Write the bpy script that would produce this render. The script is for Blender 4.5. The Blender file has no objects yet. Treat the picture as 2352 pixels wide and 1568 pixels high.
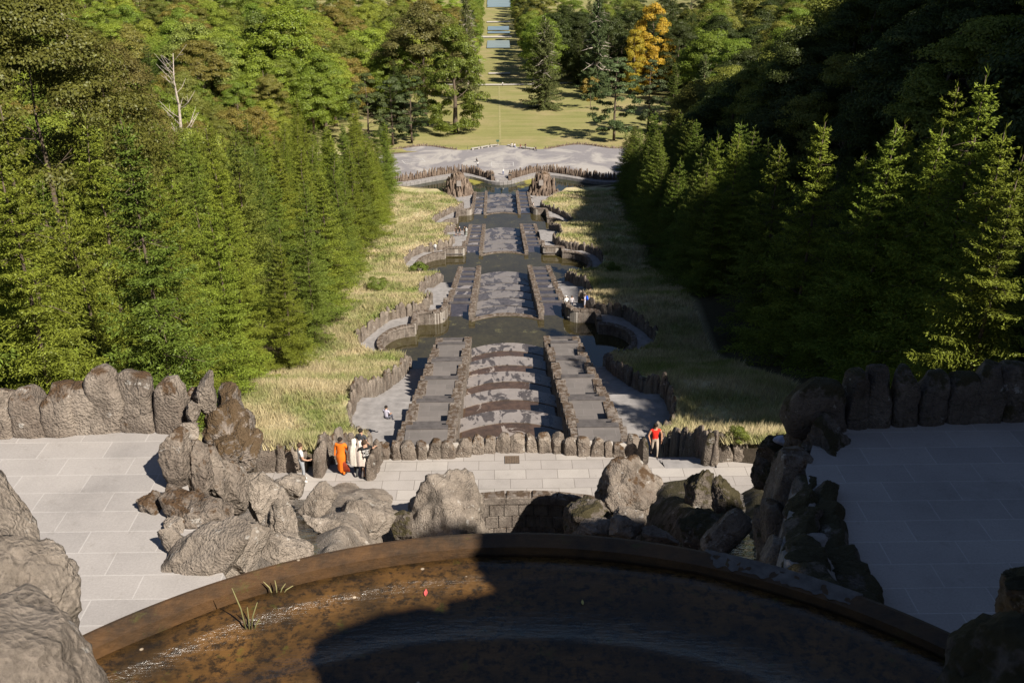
import bpy, bmesh, math, random
import numpy as np
from mathutils import Vector, Matrix, noise

# ------------------------------------------------------------------ camera, light, exposure
SC = bpy.context.scene
COL = SC.collection
CAMP = Vector((-0.62, 0.0, 22.0))
PITCH, YAW, ROLL = math.radians(26.0), 0.0126, 0.006
FPX = 2287.0                                    # focal length in pixels of a 2352 x 1568 picture
_fw = Vector((math.sin(YAW) * math.cos(PITCH), math.cos(YAW) * math.cos(PITCH), -math.sin(PITCH)))
_r0 = Vector((math.cos(YAW), -math.sin(YAW), 0))
_u0 = _r0.cross(_fw)
_up = _u0 * math.cos(ROLL) + _r0 * math.sin(ROLL)
_rt = _r0 * math.cos(ROLL) - _u0 * math.sin(ROLL)
cd = bpy.data.cameras.new('camera')
cam = bpy.data.objects.new('camera', cd)
COL.objects.link(cam)
cam.matrix_world = Matrix(((_rt.x, _up.x, -_fw.x, CAMP.x), (_rt.y, _up.y, -_fw.y, CAMP.y),
                           (_rt.z, _up.z, -_fw.z, CAMP.z), (0, 0, 0, 1)))
cd.sensor_width = 36.0
cd.lens = FPX / 2352.0 * 36.0
cd.clip_start, cd.clip_end = 0.1, 6000
SC.camera = cam

SUN_EL, SUN_AZ = math.radians(43.0), math.radians(44.0)      # azimuth: to the right of straight behind the camera
S_TO = Vector((math.sin(SUN_AZ) * math.cos(SUN_EL), -math.cos(SUN_AZ) * math.cos(SUN_EL), math.sin(SUN_EL)))
sl = bpy.data.lights.new('sun', 'SUN')
sl.energy, sl.angle, sl.color = 5.0, math.radians(0.5), (1.0, 0.93, 0.82)
so = bpy.data.objects.new('sun', sl)
COL.objects.link(so)
so.rotation_euler = S_TO.to_track_quat('Z', 'Y').to_euler()
W = bpy.data.worlds.new('World')
SC.world = W
W.use_nodes = True
wn = W.node_tree.nodes
sky = wn.new('ShaderNodeTexSky')
sky.sky_type = 'NISHITA'
sky.sun_disc = False
sky.air_density, sky.dust_density, sky.ozone_density = 0.7, 0.3, 1.0
sky.sun_elevation = SUN_EL
sky.sun_rotation = math.atan2(S_TO.x, S_TO.y)
bgn = wn['Background']
bgn.inputs['Strength'].default_value = 0.05
W.node_tree.links.new(sky.outputs[0], bgn.inputs['Color'])
SC.view_settings.view_transform = 'Standard'
SC.view_settings.look = 'None'
SC.view_settings.exposure = 0.85
SC.view_settings.gamma = 1.0
SC.cycles.max_bounces = 6
SC.cycles.diffuse_bounces = 2
SC.cycles.glossy_bounces = 2
SC.cycles.transmission_bounces = 3
SC.cycles.transparent_max_bounces = 4
SC.cycles.caustics_reflective = False
SC.cycles.caustics_refractive = False

# ------------------------------------------------------------------ pixel rays (2352 x 1568 picture)
def ray(px, py):
    return _fw + _rt * ((px - 1176) / FPX) - _up * ((py - 784) / FPX)
def atd(px, py, d): return CAMP + ray(px, py) * d
def atz(px, py, z):
    r = ray(px, py)
    return CAMP + r * ((z - CAMP.z) / r.z)
def aty(px, py, y):
    r = ray(px, py)
    return CAMP + r * ((y - CAMP.y) / r.y)

rng = np.random.default_rng(7)
R = random.Random(11)

# ------------------------------------------------------------------ objects
def tag(o, label=None, cat=None, group=None, kind=None):
    if label: o['label'] = label
    if cat: o['category'] = cat
    if group: o['group'] = group
    if kind or cat: o['kind'] = kind or 'thing'
    return o
def empty(name, loc, rz=0.0):
    o = bpy.data.objects.new(name, None)
    o.empty_display_size = 0.2
    COL.objects.link(o)
    o.location = loc
    o.rotation_euler = (0, 0, rz)
    return o
def link(name, me, parent=None, loc=None):
    o = bpy.data.objects.new(name, me)
    COL.objects.link(o)
    if parent is not None: o.parent = parent
    if loc is not None: o.location = loc
    return o
def mesh_np(name, V, F, mats, smooth=False, midx=None):
    """V (n,3), F (m,k) uniform polygons"""
    V = np.asarray(V, np.float32); F = np.asarray(F, np.int32)
    me = bpy.data.meshes.new(name)
    m, k = F.shape
    me.vertices.add(len(V)); me.vertices.foreach_set('co', V.ravel())
    me.loops.add(m * k); me.loops.foreach_set('vertex_index', F.ravel())
    me.polygons.add(m)
    me.polygons.foreach_set('loop_start', np.arange(0, m * k, k, dtype=np.int32))
    me.polygons.foreach_set('use_smooth', np.full(m, bool(smooth)))
    if midx is not None: me.polygons.foreach_set('material_index', np.asarray(midx, np.int32))
    me.update(calc_edges=True)
    for mm in (mats if isinstance(mats, (list, tuple)) else [mats]): me.materials.append(mm)
    return me
class MB:
    """collects shapes into ONE mesh"""
    def __init__(s): s.v, s.f, s.m = [], [], []
    def add(s, vs, fs, mi=0):
        n = len(s.v)
        s.v.extend([tuple(v) for v in vs])
        s.f.extend([tuple(i + n for i in f) for f in fs]); s.m.extend([mi] * len(fs))
    def hexa(s, b, t, mi=0, bev=0.0):
        """b,t: four bottom and four top corners"""
        s.add(list(b) + list(t), [(3, 2, 1, 0), (4, 5, 6, 7), (0, 1, 5, 4), (1, 2, 6, 5), (2, 3, 7, 6), (3, 0, 4, 7)], mi)
    def box(s, c, sx, sy, sz, rz=0.0, mi=0, jit=0.0, taper=0.0):
        """c = centre of the bottom face; a chamfered box"""
        ca, sa = math.cos(rz), math.sin(rz)
        e = min(sx, sy, sz) * 0.12
        rings = [(0, 0), (sz - e, 0), (sz, e)]
        vs = []
        for z, k in rings:
            for ux, uy in ((-1, -1), (1, -1), (1, 1), (-1, 1)):
                x = ux * (sx / 2 - k - taper * z) + R.uniform(-jit, jit)
                y = uy * (sy / 2 - k - taper * z) + R.uniform(-jit, jit)
                vs.append((c[0] + x * ca - y * sa, c[1] + x * sa + y * ca, c[2] + z + R.uniform(-jit, jit) * .6))
        fs = [(3, 2, 1, 0), (8, 9, 10, 11)]
        for r_ in (0, 4):
            for k in range(4): fs.append((r_ + k, r_ + (k + 1) % 4, r_ + 4 + (k + 1) % 4, r_ + 4 + k))
        s.add(vs, fs, mi)
    def tube(s, pts, rad, n=8, mi=0, cap=True):
        pts = [Vector(p) for p in pts]
        vs, fs = [], []
        for i, p in enumerate(pts):
            d = (pts[min(i + 1, len(pts) - 1)] - pts[max(i - 1, 0)]).normalized()
            a = d.orthogonal().normalized() if i == 0 else (a - d * a.dot(d)).normalized()
            b = d.cross(a)
            r = rad[i] if isinstance(rad, (list, tuple)) else rad
            for k in range(n):
                t = 2 * math.pi * k / n
                vs.append(p + (a * math.cos(t) + b * math.sin(t)) * r)
        for i in range(len(pts) - 1):
            for k in range(n):
                fs.append((i * n + k, i * n + (k + 1) % n, (i + 1) * n + (k + 1) % n, (i + 1) * n + k))
        if cap:
            fs.append(tuple(range(n - 1, -1, -1))); fs.append(tuple((len(pts) - 1) * n + k for k in range(n)))
        s.add(vs, fs, mi)
    def blob(s, c, rx, ry, rz, mi=0, sub=2, rot=0.0):
        V, F = ICO[sub]
        ca, sa = math.cos(rot), math.sin(rot)
        s.add([(c[0] + x * rx * ca - y * ry * sa, c[1] + x * rx * sa + y * ry * ca, c[2] + z * rz) for x, y, z in V], F.tolist(), mi)
    def mesh(s, name, mats, smooth=False):
        me = bpy.data.meshes.new(name)
        me.from_pydata(s.v, [], s.f)
        for mm in (mats if isinstance(mats, (list, tuple)) else [mats]): me.materials.append(mm)
        me.polygons.foreach_set('material_index', np.asarray(s.m, np.int32))
        if smooth: me.polygons.foreach_set('use_smooth', np.ones(len(s.f), bool))
        me.update()
        return me
    def build(s, name, mats, parent=None, smooth=False, loc=None):
        return link(name, s.mesh(name, mats, smooth), parent, loc)
ICO = {}
for k in (1, 2, 3, 4, 5):
    bm = bmesh.new()
    bmesh.ops.create_icosphere(bm, subdivisions=k, radius=1.0)
    ICO[k] = (np.array([v.co[:] for v in bm.verts]), np.array([[v.index for v in f.verts] for f in bm.faces]))
    bm.free()

# ------------------------------------------------------------------ materials
class NT:
    def __init__(s, name):
        s.m = bpy.data.materials.new(name); s.m.use_nodes = True
        s.t = s.m.node_tree; s.t.nodes.clear()
        s.out = s.n('ShaderNodeOutputMaterial')
        s._pos = None
    def n(s, typ, **kw):
        nd = s.t.nodes.new(typ)
        for k, v in kw.items(): setattr(nd, k, v)
        return nd
    def set(s, sock, v):
        if hasattr(v, 'is_output'): s.t.links.new(v, sock)
        elif isinstance(v, (tuple, list)) and len(v) == 3 and len(sock.default_value) == 4: sock.default_value = (*v, 1)
        else: sock.default_value = v
    def pos(s):
        if s._pos is None: s._pos = s.n('ShaderNodeNewGeometry').outputs['Position']
        return s._pos
    def noise(s, scale, detail=4, rough=.6, vec=None, dist=0.0, out='Fac'):
        nd = s.n('ShaderNodeTexNoise')
        s.set(nd.inputs['Vector'], vec if vec is not None else s.pos())
        nd.inputs['Scale'].default_value = scale; nd.inputs['Detail'].default_value = detail
        nd.inputs['Roughness'].default_value = rough; nd.inputs['Distortion'].default_value = dist
        return nd.outputs[out]
    def vor(s, scale, feature='F1', vec=None, rand=1.0, out='Distance'):
        nd = s.n('ShaderNodeTexVoronoi', feature=feature)
        s.set(nd.inputs['Vector'], vec if vec is not None else s.pos())
        nd.inputs['Scale'].default_value = scale; nd.inputs['Randomness'].default_value = rand
        return nd.outputs[out]
    def ramp(s, fac, stops, interp='LINEAR'):
        nd = s.n('ShaderNodeValToRGB'); nd.color_ramp.interpolation = interp
        e = nd.color_ramp.elements
        while len(e) < len(stops): e.new(.5)
        for el, (p, c) in zip(e, stops):
            el.position = p; el.color = (*c, 1) if isinstance(c, (tuple, list)) else (c, c, c, 1)
        s.set(nd.inputs['Fac'], fac)
        return nd.outputs['Color']
    def mix(s, fac, a, b, mode='MIX'):
        nd = s.n('ShaderNodeMix', data_type='RGBA', blend_type=mode)
        s.set(nd.inputs['Factor'], fac); s.set(nd.inputs['A'], a) if False else None
        s.set(nd.inputs[6], a); s.set(nd.inputs[7], b)
        return nd.outputs[2]
    def math(s, op, a, b=0.0, clamp=False):
        nd = s.n('ShaderNodeMath', operation=op, use_clamp=clamp)
        s.set(nd.inputs[0], a); s.set(nd.inputs[1], b)
        return nd.outputs[0]
    def mapping(s, vec, loc=(0, 0, 0), rot=(0, 0, 0), sc=(1, 1, 1)):
        nd = s.n('ShaderNodeMapping')
        s.set(nd.inputs['Vector'], vec)
        nd.inputs['Location'].default_value = loc; nd.inputs['Rotation'].default_value = rot; nd.inputs['Scale'].default_value = sc
        return nd.outputs[0]
    def brick(s, vec, w, h, mortar, c1, c2, cm, bias=0.0):
        nd = s.n('ShaderNodeTexBrick')
        s.set(nd.inputs['Vector'], vec)
        s.set(nd.inputs['Color1'], c1); s.set(nd.inputs['Color2'], c2); s.set(nd.inputs['Mortar'], cm)
        nd.inputs['Scale'].default_value = 1.0; nd.inputs['Mortar Size'].default_value = mortar
        nd.inputs['Brick Width'].default_value = w; nd.inputs['Row Height'].default_value = h
        nd.inputs['Bias'].default_value = bias
        return nd.outputs['Color'], nd.outputs['Fac']
    def bump(s, h, strength=.5, dist=.05, normal=None):
        nd = s.n('ShaderNodeBump')
        nd.inputs['Strength'].default_value = strength; nd.inputs['Distance'].default_value = dist
        s.set(nd.inputs['Height'], h)
        if normal is not None: s.set(nd.inputs['Normal'], normal)
        return nd.outputs[0]
    def pbr(s, col, rough=.8, normal=None, spec=.3, metal=0.0, coat=0.0):
        nd = s.n('ShaderNodeBsdfPrincipled')
        s.set(nd.inputs['Base Color'], col); s.set(nd.inputs['Roughness'], rough)
        s.set(nd.inputs['Specular IOR Level'], spec); s.set(nd.inputs['Metallic'], metal)
        if coat: nd.inputs['Coat Weight'].default_value = coat
        if normal is not None: s.set(nd.inputs['Normal'], normal)
        s.t.links.new(nd.outputs[0], s.out.inputs['Surface'])
        return s.m

def m_rock(name, dark, light, moss=None, moss_amt=.5, scale=1.0, bump=.9, lichen=.0, pits=.7):
    t = NT(name)
    big = t.noise(.7 * scale, 5, .65)
    fine = t.noise(13 * scale, 7, .8)
    c = t.mix(t.ramp(big, [(.34, 0.), (.66, 1.)]), dark, light)
    c = t.mix(.75, c, t.ramp(fine, [(.3, .38), (.52, .82), (.72, 1.15)]), 'MULTIPLY')
    pit = t.vor(19 * scale)
    c = t.mix(pits, c, t.ramp(pit, [(.05, .45), (.28, 1.)]), 'MULTIPLY')
    st_ = t.noise(1.1 * scale, 6, .7, vec=t.mapping(t.pos(), sc=(1.6, 1.6, .5)), dist=.8)
    c = t.mix(.8, c, t.ramp(st_, [(.34, .48), (.5, .95), (.7, 1.12)]), 'MULTIPLY')
    ck = t.vor(.85 * scale, 'DISTANCE_TO_EDGE', vec=t.mix(.8, t.pos(), t.noise(1.3 * scale, 5, out='Color'), 'ADD'))
    c = t.mix(t.ramp(ck, [(.003, .28), (.014, 0.)]), c, (.03, .024, .018))
    if lichen:
        l = t.noise(3.1 * scale, 5, .7)
        c = t.mix(t.ramp(l, [(.62, 0.), (.66, lichen)]), c, (.62, .60, .56))
    if moss is not None:
        nz = t.n('ShaderNodeSeparateXYZ'); t.set(nz.inputs[0], t.n('ShaderNodeNewGeometry').outputs['Normal'])
        mm = t.math('ADD', t.noise(1.6 * scale, 6, .7), t.math('MULTIPLY', nz.outputs['Z'], .22))
        c = t.mix(t.ramp(mm, [(1 - moss_amt, 0.), (1.08 - moss_amt, .9)]), c, t.mix(fine, (moss[0] * .45, moss[1] * .45, moss[2] * .45), moss))
    h = t.math('ADD', t.math('MULTIPLY', fine, .7), t.math('ADD', t.math('MULTIPLY', pit, .6), t.math('ADD', t.math('MULTIPLY', t.noise(2.6 * scale, 5, .6), 1.5), t.math('MULTIPLY', t.ramp(ck, [(.0, 0.), (.03, 1.)]), .35))))
    return t.pbr(c, .92, t.bump(h, bump, .07 / scale), .2)

def m_paving(name, c1, c2, mortar, w, h, msize, rot=0.0, loc=(0, 0, 0), stain=.5, bumpy=.25):
    t = NT(name)
    v = t.mapping(t.pos(), loc=loc, rot=(0, 0, rot))
    v = t.mix(.012, v, t.noise(2.5, 2, out='Color'), 'ADD')
    bc, bf = t.brick(v, w, h, msize, c1, c2, mortar)
    c = t.mix(stain, bc, t.ramp(t.noise(.55, 6, .65), [(.28, .68), (.42, .9), (.55, 1.0), (.75, 1.1)]), 'MULTIPLY')
    c = t.mix(.6, c, t.ramp(t.noise(24, 4, .8), [(.3, .72), (.7, 1.1)]), 'MULTIPLY')
    spot = t.vor(1.3)
    c = t.mix(t.ramp(spot, [(.03, .8), (.045, 0.)]), c, t.mix(t.noise(1.1, 2), (.5, .47, .42), (.16, .11, .06)))
    grime = t.noise(3.2, 7, .75)
    c = t.mix(t.ramp(grime, [(.58, 0.), (.74, .45)]), c, (.17, .15, .13))
    hh = t.math('ADD', t.math('MULTIPLY', bf, -.5), t.math('MULTIPLY', t.noise(30, 4, .7), .5))
    return t.pbr(c, .85, t.bump(hh, bumpy, .02), .3)

def m_wet(name, dry, wet, amt, w, h, scale=.55, seed=0.0, lines=.35, bedtint=None):
    """stone slabs under a film of water: dry patches, wet glossy patches"""
    t = NT(name)
    v = t.mapping(t.pos(), loc=(seed, seed * .7, 0))
    bc, bf = t.brick(v, w, h, .012, (1, 1, 1), (.86, .86, .86), (.5, .5, .5))
    vs = t.mapping(t.pos(), loc=(seed, 0, 0), sc=(1.0, .62, 1.0))
    n = t.noise(scale, 6, .62, vec=vs, dist=.6)
    f = t.ramp(n, [(amt - .012, 0.), (amt + .012, 1.)])
    dryc = t.mix(.6, dry, t.ramp(t.noise(1.6, 6, .7), [(.3, .66), (.7, 1.12)]), 'MULTIPLY')
    wetc = t.mix(.8, wet, t.ramp(t.noise(2.2, 6, .7), [(.3, .45), (.7, 1.3)]), 'MULTIPLY')
    if bedtint: wetc = t.mix(t.ramp(t.noise(.8, 5, .6), [(.45, 0.), (.65, .7)]), wetc, bedtint)
    c = t.mix(lines, t.mix(f, wetc, dryc), bc, 'MULTIPLY')
    rough = t.math('ADD', t.math('MULTIPLY', f, .5), .09)
    rip = t.noise(16, 3, .6, vec=t.mapping(t.pos(), sc=(.5, 1, 1)))
    hh = t.math('ADD', t.math('MULTIPLY', rip, .3), t.math('MULTIPLY', bf, -.2))
    return t.pbr(c, rough, t.bump(hh, .18, .02), .9)

def m_water(name, c1, c2, scale=.3, rough=.06, rip=7.0, rb=.12, scum=None, scum_at=.6, scum_scale=.25):
    t = NT(name)
    c = t.mix(t.ramp(t.noise(scale, 6, .65), [(.35, 0.), (.65, 1.)]), c1, c2)
    c = t.mix(.7, c, t.ramp(t.noise(3, 6, .75), [(.3, .5), (.7, 1.35)]), 'MULTIPLY')
    r = rough
    if scum:
        s_ = t.ramp(t.noise(scum_scale, 6, .7), [(scum_at - .03, 0.), (scum_at + .03, 1.)])
        c = t.mix(s_, c, t.mix(t.noise(4, 4), tuple(x * .7 for x in scum), scum))
        r = t.math('ADD', t.math('MULTIPLY', s_, .6), rough)
    nb = t.bump(t.noise(rip, 3, .6, vec=t.mapping(t.pos(), sc=(.6, 1.2, 1))), rb, .03)
    return t.pbr(c, r, nb, 1.0)

def m_leaf(name, trans=.35, var=.5, hue=.03, gloss=.05):
    """colour comes from the object's own colour, each leaf varies a little"""
    t = NT(name)
    oi = t.n('ShaderNodeObjectInfo').outputs['Color']
    isl = t.n('ShaderNodeNewGeometry').outputs['Random Per Island']
    hs = t.n('ShaderNodeHueSaturation')
    t.set(hs.inputs['Color'], oi)
    t.set(hs.inputs['Hue'], t.math('ADD', t.math('MULTIPLY', t.math('SUBTRACT', t.noise(.35, 3), .5), hue * 2.2), .5))
    t.set(hs.inputs['Value'], t.math('ADD', t.math('MULTIPLY', isl, var), 1 - var / 2))
    c = hs.outputs[0]
    d = t.n('ShaderNodeBsdfDiffuse'); t.set(d.inputs['Color'], c)
    tr = t.n('ShaderNodeBsdfTranslucent'); t.set(tr.inputs['Color'], t.mix(.35, c, (.35, .32, .02), 'MIX') if False else c)
    g = t.n('ShaderNodeBsdfGlossy'); g.inputs['Roughness'].default_value = .45; g.inputs['Color'].default_value = (.8, .85, .7, 1)
    m1 = t.n('ShaderNodeMixShader'); m1.inputs[0].default_value = trans
    t.t.links.new(d.outputs[0], m1.inputs[1]); t.t.links.new(tr.outputs[0], m1.inputs[2])
    m2 = t.n('ShaderNodeMixShader'); m2.inputs[0].default_value = gloss
    t.t.links.new(m1.outputs[0], m2.inputs[1]); t.t.links.new(g.outputs[0], m2.inputs[2])
    t.t.links.new(m2.outputs[0], t.out.inputs['Surface'])
    return t.m
def m_plain(name, col, rough=.8, var=.25, scale=8.0, bump=.2):
    t = NT(name)
    c = t.mix(.8, col, t.ramp(t.noise(scale, 4), [(.3, 1 - var), (.7, 1 + var)]), 'MULTIPLY')
    return t.pbr(c, rough, t.bump(t.noise(scale * 3, 3), bump, .01), .3)

def m_grass_ground(name, blades=False):
    t = NT(name)
    p = t.mapping(t.pos(), sc=(1, 1, 0.4))
    n1 = t.noise(.16, 6, .62, vec=p, dist=.4)
    n2 = t.noise(1.1, 5, .7, vec=p)
    c = t.mix(t.ramp(n1, [(.42, 0.), (.60, 1.)]), (.55, .465, .285), (.22, .265, .075))
    c = t.mix(t.ramp(n2, [(.42, 0.), (.7, .75)]), c, (.44, .35, .20))
    if blades:
        isl = t.n('ShaderNodeNewGeometry').outputs['Random Per Island']
        c = t.mix(1.0, c, t.ramp(isl, [(0., .55), (1., 1.35)]), 'MULTIPLY')
        d = t.n('ShaderNodeBsdfDiffuse'); t.set(d.inputs['Color'], c)
        tr = t.n('ShaderNodeBsdfTranslucent'); t.set(tr.inputs['Color'], c)
        m1 = t.n('ShaderNodeMixShader'); m1.inputs[0].default_value = .35
        t.t.links.new(d.outputs[0], m1.inputs[1]); t.t.links.new(tr.outputs[0], m1.inputs[2])
        t.t.links.new(m1.outputs[0], t.out.inputs['Surface'])
        return t.m
    c = t.mix(.8, c, t.ramp(t.noise(6, 6, .8, vec=p), [(.3, .5), (.7, 1.2)]), 'MULTIPLY')
    # the mown meadow beyond the basin, the leaf-littered forest floor on both sides, worn earth round the big tree
    sep = t.n('ShaderNodeSeparateXYZ'); t.set(sep.inputs[0], t.pos())
    X, Y = sep.outputs['X'], sep.outputs['Y']
    stripe = t.noise(.5, 4, .6, vec=t.mapping(t.pos(), sc=(.12, 1.0, .1)))
    mead = t.mix(t.ramp(stripe, [(.36, 0.), (.64, 1.)]), (.27, .245, .10), (.205, .205, .07))
    mead = t.mix(t.ramp(t.noise(.06, 5, .6), [(.48, 0.), (.66, .7)]), mead, (.34, .27, .14))
    mead = t.mix(.6, mead, t.ramp(t.noise(1.5, 6, .8), [(.3, .7), (.7, 1.15)]), 'MULTIPLY')
    c = t.mix(t.math('MULTIPLY', t.math('SUBTRACT', Y, 255), .2, True), c, mead)
    ax = t.math('ABSOLUTE', X)
    # forest floor: beyond |X| > edge while Y < 230
    edge = t.math('ADD', 17.5, t.math('MULTIPLY', t.math('MAXIMUM', t.math('SUBTRACT', Y, 80), 0.), .055))
    nz = t.n('ShaderNodeSeparateXYZ'); t.set(nz.inputs[0], t.n('ShaderNodeNewGeometry').outputs['True Normal'])
    c = t.mix(t.math('MULTIPLY', t.math('SUBTRACT', .75, nz.outputs['Z']), 4.0, True), c, t.mix(t.noise(3, 5), (.05, .04, .03), (.12, .095, .07)))
    ff = t.math('MULTIPLY', t.math('MULTIPLY', t.math('SUBTRACT', ax, edge), .5, True), t.math('MULTIPLY', t.math('SUBTRACT', 250, Y), .1, True))
    c = t.mix(ff, c, t.mix(t.noise(2, 5), (.03, .025, .012), (.07, .055, .03)))
    return t.pbr(c, .95, t.bump(t.noise(5, 6, .8), .6, .15), .1)

MAT = {}
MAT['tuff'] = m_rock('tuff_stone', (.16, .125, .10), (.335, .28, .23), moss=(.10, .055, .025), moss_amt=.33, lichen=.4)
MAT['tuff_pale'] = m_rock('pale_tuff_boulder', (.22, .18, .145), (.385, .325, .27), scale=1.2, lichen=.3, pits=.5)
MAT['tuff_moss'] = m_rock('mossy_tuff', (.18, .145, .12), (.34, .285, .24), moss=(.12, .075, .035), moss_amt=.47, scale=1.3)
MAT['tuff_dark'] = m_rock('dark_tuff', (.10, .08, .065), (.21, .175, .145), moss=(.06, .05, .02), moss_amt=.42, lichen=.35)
MAT['palisade'] = m_rock('brown_basalt_columns', (.15, .105, .08), (.34, .26, .20), moss=(.10, .06, .03), moss_amt=.36, scale=.8, pits=.6)
MAT['block'] = m_rock('rusty_coping_stone', (.15, .12, .10), (.32, .27, .23), moss=(.105, .068, .042), moss_amt=.33, scale=2.0)
MAT['mortar'] = m_plain('pale_mortar', (.34, .305, .27), .9)
MAT['pave_left'] = m_paving('terrace_paving', (.355, .325, .305), (.305, .28, .265), (.41, .38, .36), 1.35, .62, .012, rot=0.0, stain=.8)
MAT['pave_mid'] = m_paving('plaza_paving', (.385, .35, .32), (.315, .285, .265), (.15, .13, .115), 1.25, .66, .010, loc=(.3, .2, 0), stain=.75)
MAT['path'] = m_plain('path_slabs', (.235, .218, .21), .85, .3, 1.5)
MAT['stair'] = m_paving('side_stair_slabs', (.165, .145, .135), (.135, .12, .112), (.20, .18, .17), 1.3, .75, .010, stain=.8)
MAT['sill'] = m_wet('cascade_sill', (.235, .205, .19), (.085, .072, .066), .47, .8, .62, 1.1)
MAT['slab'] = m_wet('cascade_slab', (.17, .152, .146), (.09, .08, .079), .50, .8, .9, .5, seed=3, lines=.6)
MAT['bed'] = m_wet('cascade_bed', (.28, .235, .205), (.09, .056, .036), .60, 1.3, .6, .5, seed=5, bedtint=(.05, .035, .022))
MAT['nosing_shadow'] = m_plain('stair_nosing_lip_shadow', (.085, .075, .072), .7, .4, 2)  # dark colour paints the shadow line along each stair lip
MAT['bed2'] = m_wet('cascade_bed_lower', (.125, .112, .108), (.06, .052, .05), .50, .8, .9, .6, seed=9, lines=.6)
MAT['riser'] = m_plain('wet_riser', (.10, .08, .065), .4, .5, 1.2)
MAT['wet_stair'] = m_wet('wet_side_stair', (.23, .205, .20), (.065, .055, .056), .58, 1.3, .75, .35, seed=11, lines=.5)
MAT['pond'] = m_water('pond_water', (.036, .029, .012), (.055, .045, .018), .3, .04, 5.0, .07, scum=(.085, .075, .03), scum_at=.64, scum_scale=.6)
MAT['basin'] = m_water('basin_water', (.02, .024, .02), (.035, .036, .016), .2, .05, 3.0, .06, scum=(.27, .24, .035), scum_at=.58, scum_scale=.085)
MAT['algae'] = m_water('algae_water', (.30, .27, .04), (.22, .20, .03), .2, .5, 5.0, .1)
MAT['stream'] = m_water('stream_water', (.03, .024, .016), (.06, .045, .026), 1.5, .08, 6.0, .9)
MAT['far_water'] = m_water('far_pond_water', (.04, .05, .06), (.05, .06, .07), .2, .05, 1.0, .05)
MAT['gravel'] = m_plain('gravel', (.40, .385, .375), .95, .22, .35)
MAT['ground'] = m_grass_ground('grass_ground')
MAT['blades'] = m_grass_ground('grass_blades', True)
MAT['leaf'] = m_leaf('leaves', .38, .7, .016, .02)
MAT['needle'] = m_leaf('needles', .14, .95, .010, .015)
MAT['bark'] = m_plain('bark', (.12, .09, .065), .95, .5, 5)
MAT['bark_pale'] = m_plain('pale_bark', (.42, .36, .30), .9, .4, 4)
MAT['bench'] = m_plain('pale_bench_stone', (.36, .33, .30), .85)
MAT['iron'] = m_plain('dark_iron', (.05, .05, .05), .6)
MAT['sign'] = m_plain('sign_plate', (.25, .22, .20), .6, .1)
MAT['white'] = m_plain('white_paint', (.40, .385, .37), .8, .1)

# ------------------------------------------------------------------ the lie of the land
def pl(knots):
    xs = [k[0] for k in knots]; ys = [k[1] for k in knots]
    return lambda v: float(np.interp(v, xs, ys))
P1, P2, P3, PB = -21.2, -34.7, -45.7, -50.0           # water levels of the three ponds and of the lower basin
zpath = pl([(33.4, 0), (34.2, -.15), (36, -1.15), (47, -8.3), (49, -8.6), (52, -9.8), (58, -10.3), (61, -12), (72, -16.6), (80, -19.9), (82, -20.3),
            (97, -20.9), (103, -23.4), (105, -23.6), (110, -24.4), (114, -26.2), (128, -31.2), (133, -33.4), (136, -33.9),
            (148, -34.3), (152, -34.5), (158, -36.2), (164, -36.8), (180, -42.2), (186, -44.9), (200, -45.2), (206, -46.2), (222, -49.3), (240, -49.4)])
BL = [(33, 7.9), (38, 7.7), (41.7, 7.5), (48.8, 8.2), (49.2, 9.0), (51, 9.6), (54, 10.3), (58, 10.2), (61, 9.7), (66, 9.3), (73, 9.1), (80.6, 9.1),
      (81.2, 9.6), (82, 12.2), (84, 13.8), (86.5, 14.5), (89, 13.6), (91, 12.6), (92.4, 12.0), (93.2, 10.4), (95.6, 8.4), (99.4, 8.1), (99.8, 9.2), (102, 9.8),
      (105, 9.9), (109, 9.6), (114, 9.2), (126, 9.1), (133.4, 9.1), (134, 9.6), (135.4, 12.6), (138, 14.6), (141.5, 15.2), (145, 14.4), (147.4, 12.4),
      (148.6, 10.6), (151, 8.5), (154.4, 8.2), (154.8, 9.4), (158, 9.9), (164, 9.9), (168, 9.3), (178, 9.2), (185, 9.2), (185.8, 9.9), (187.6, 12.6), (191, 14.2),
      (194, 13.4), (197, 11.8), (199, 10.4), (202, 8.6), (206, 8.4), (206.4, 9.6), (212, 10.2), (217, 11.5), (222, 13.5), (226, 15)]
Bf = pl(BL)
_ys = np.arange(-60, 300, .5)
_zp = np.array([zpath(y) for y in _ys]) + 1.15
_ker = np.ones(17) / 17
_zs = np.convolve(np.pad(_zp, 8, mode='edge'), _ker, 'valid')
def base(Y):
    if Y < 30: return float(np.interp(Y, [-120, -30, 14, 20, 30], [34, 16, 6.5, 4.5, 1.6]))
    if Y < 226: return float(np.interp(Y, [30, 34], [1.6, 1.0])) if Y < 34 else float(np.interp(Y, _ys, _zs))
    return float(np.interp(Y, [226, 240, 262, 300, 382, 567, 873, 1500], [-48.2, -49.0, -49.3, -51.5, -57, -71, -86, -105]))
def sstep(a, b, v):
    t = min(max((v - a) / (b - a), 0), 1)
    return t * t * (3 - 2 * t)
def ground(X, Y):
    z = base(Y)
    if X < 0:
        far = sstep(200, 330, Y)
        z += .13 * max(0, -X - 20) * (1 - .75 * far)
    else:
        x0 = 23 + 62 * sstep(215, 330, Y)
        d = max(0, min(X, 160) - x0)
        z += (.45 * min(d, 22) + 1.05 * max(0, d - 22)) * (1 - .72 * sstep(140, 232, Y))
    return z
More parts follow.
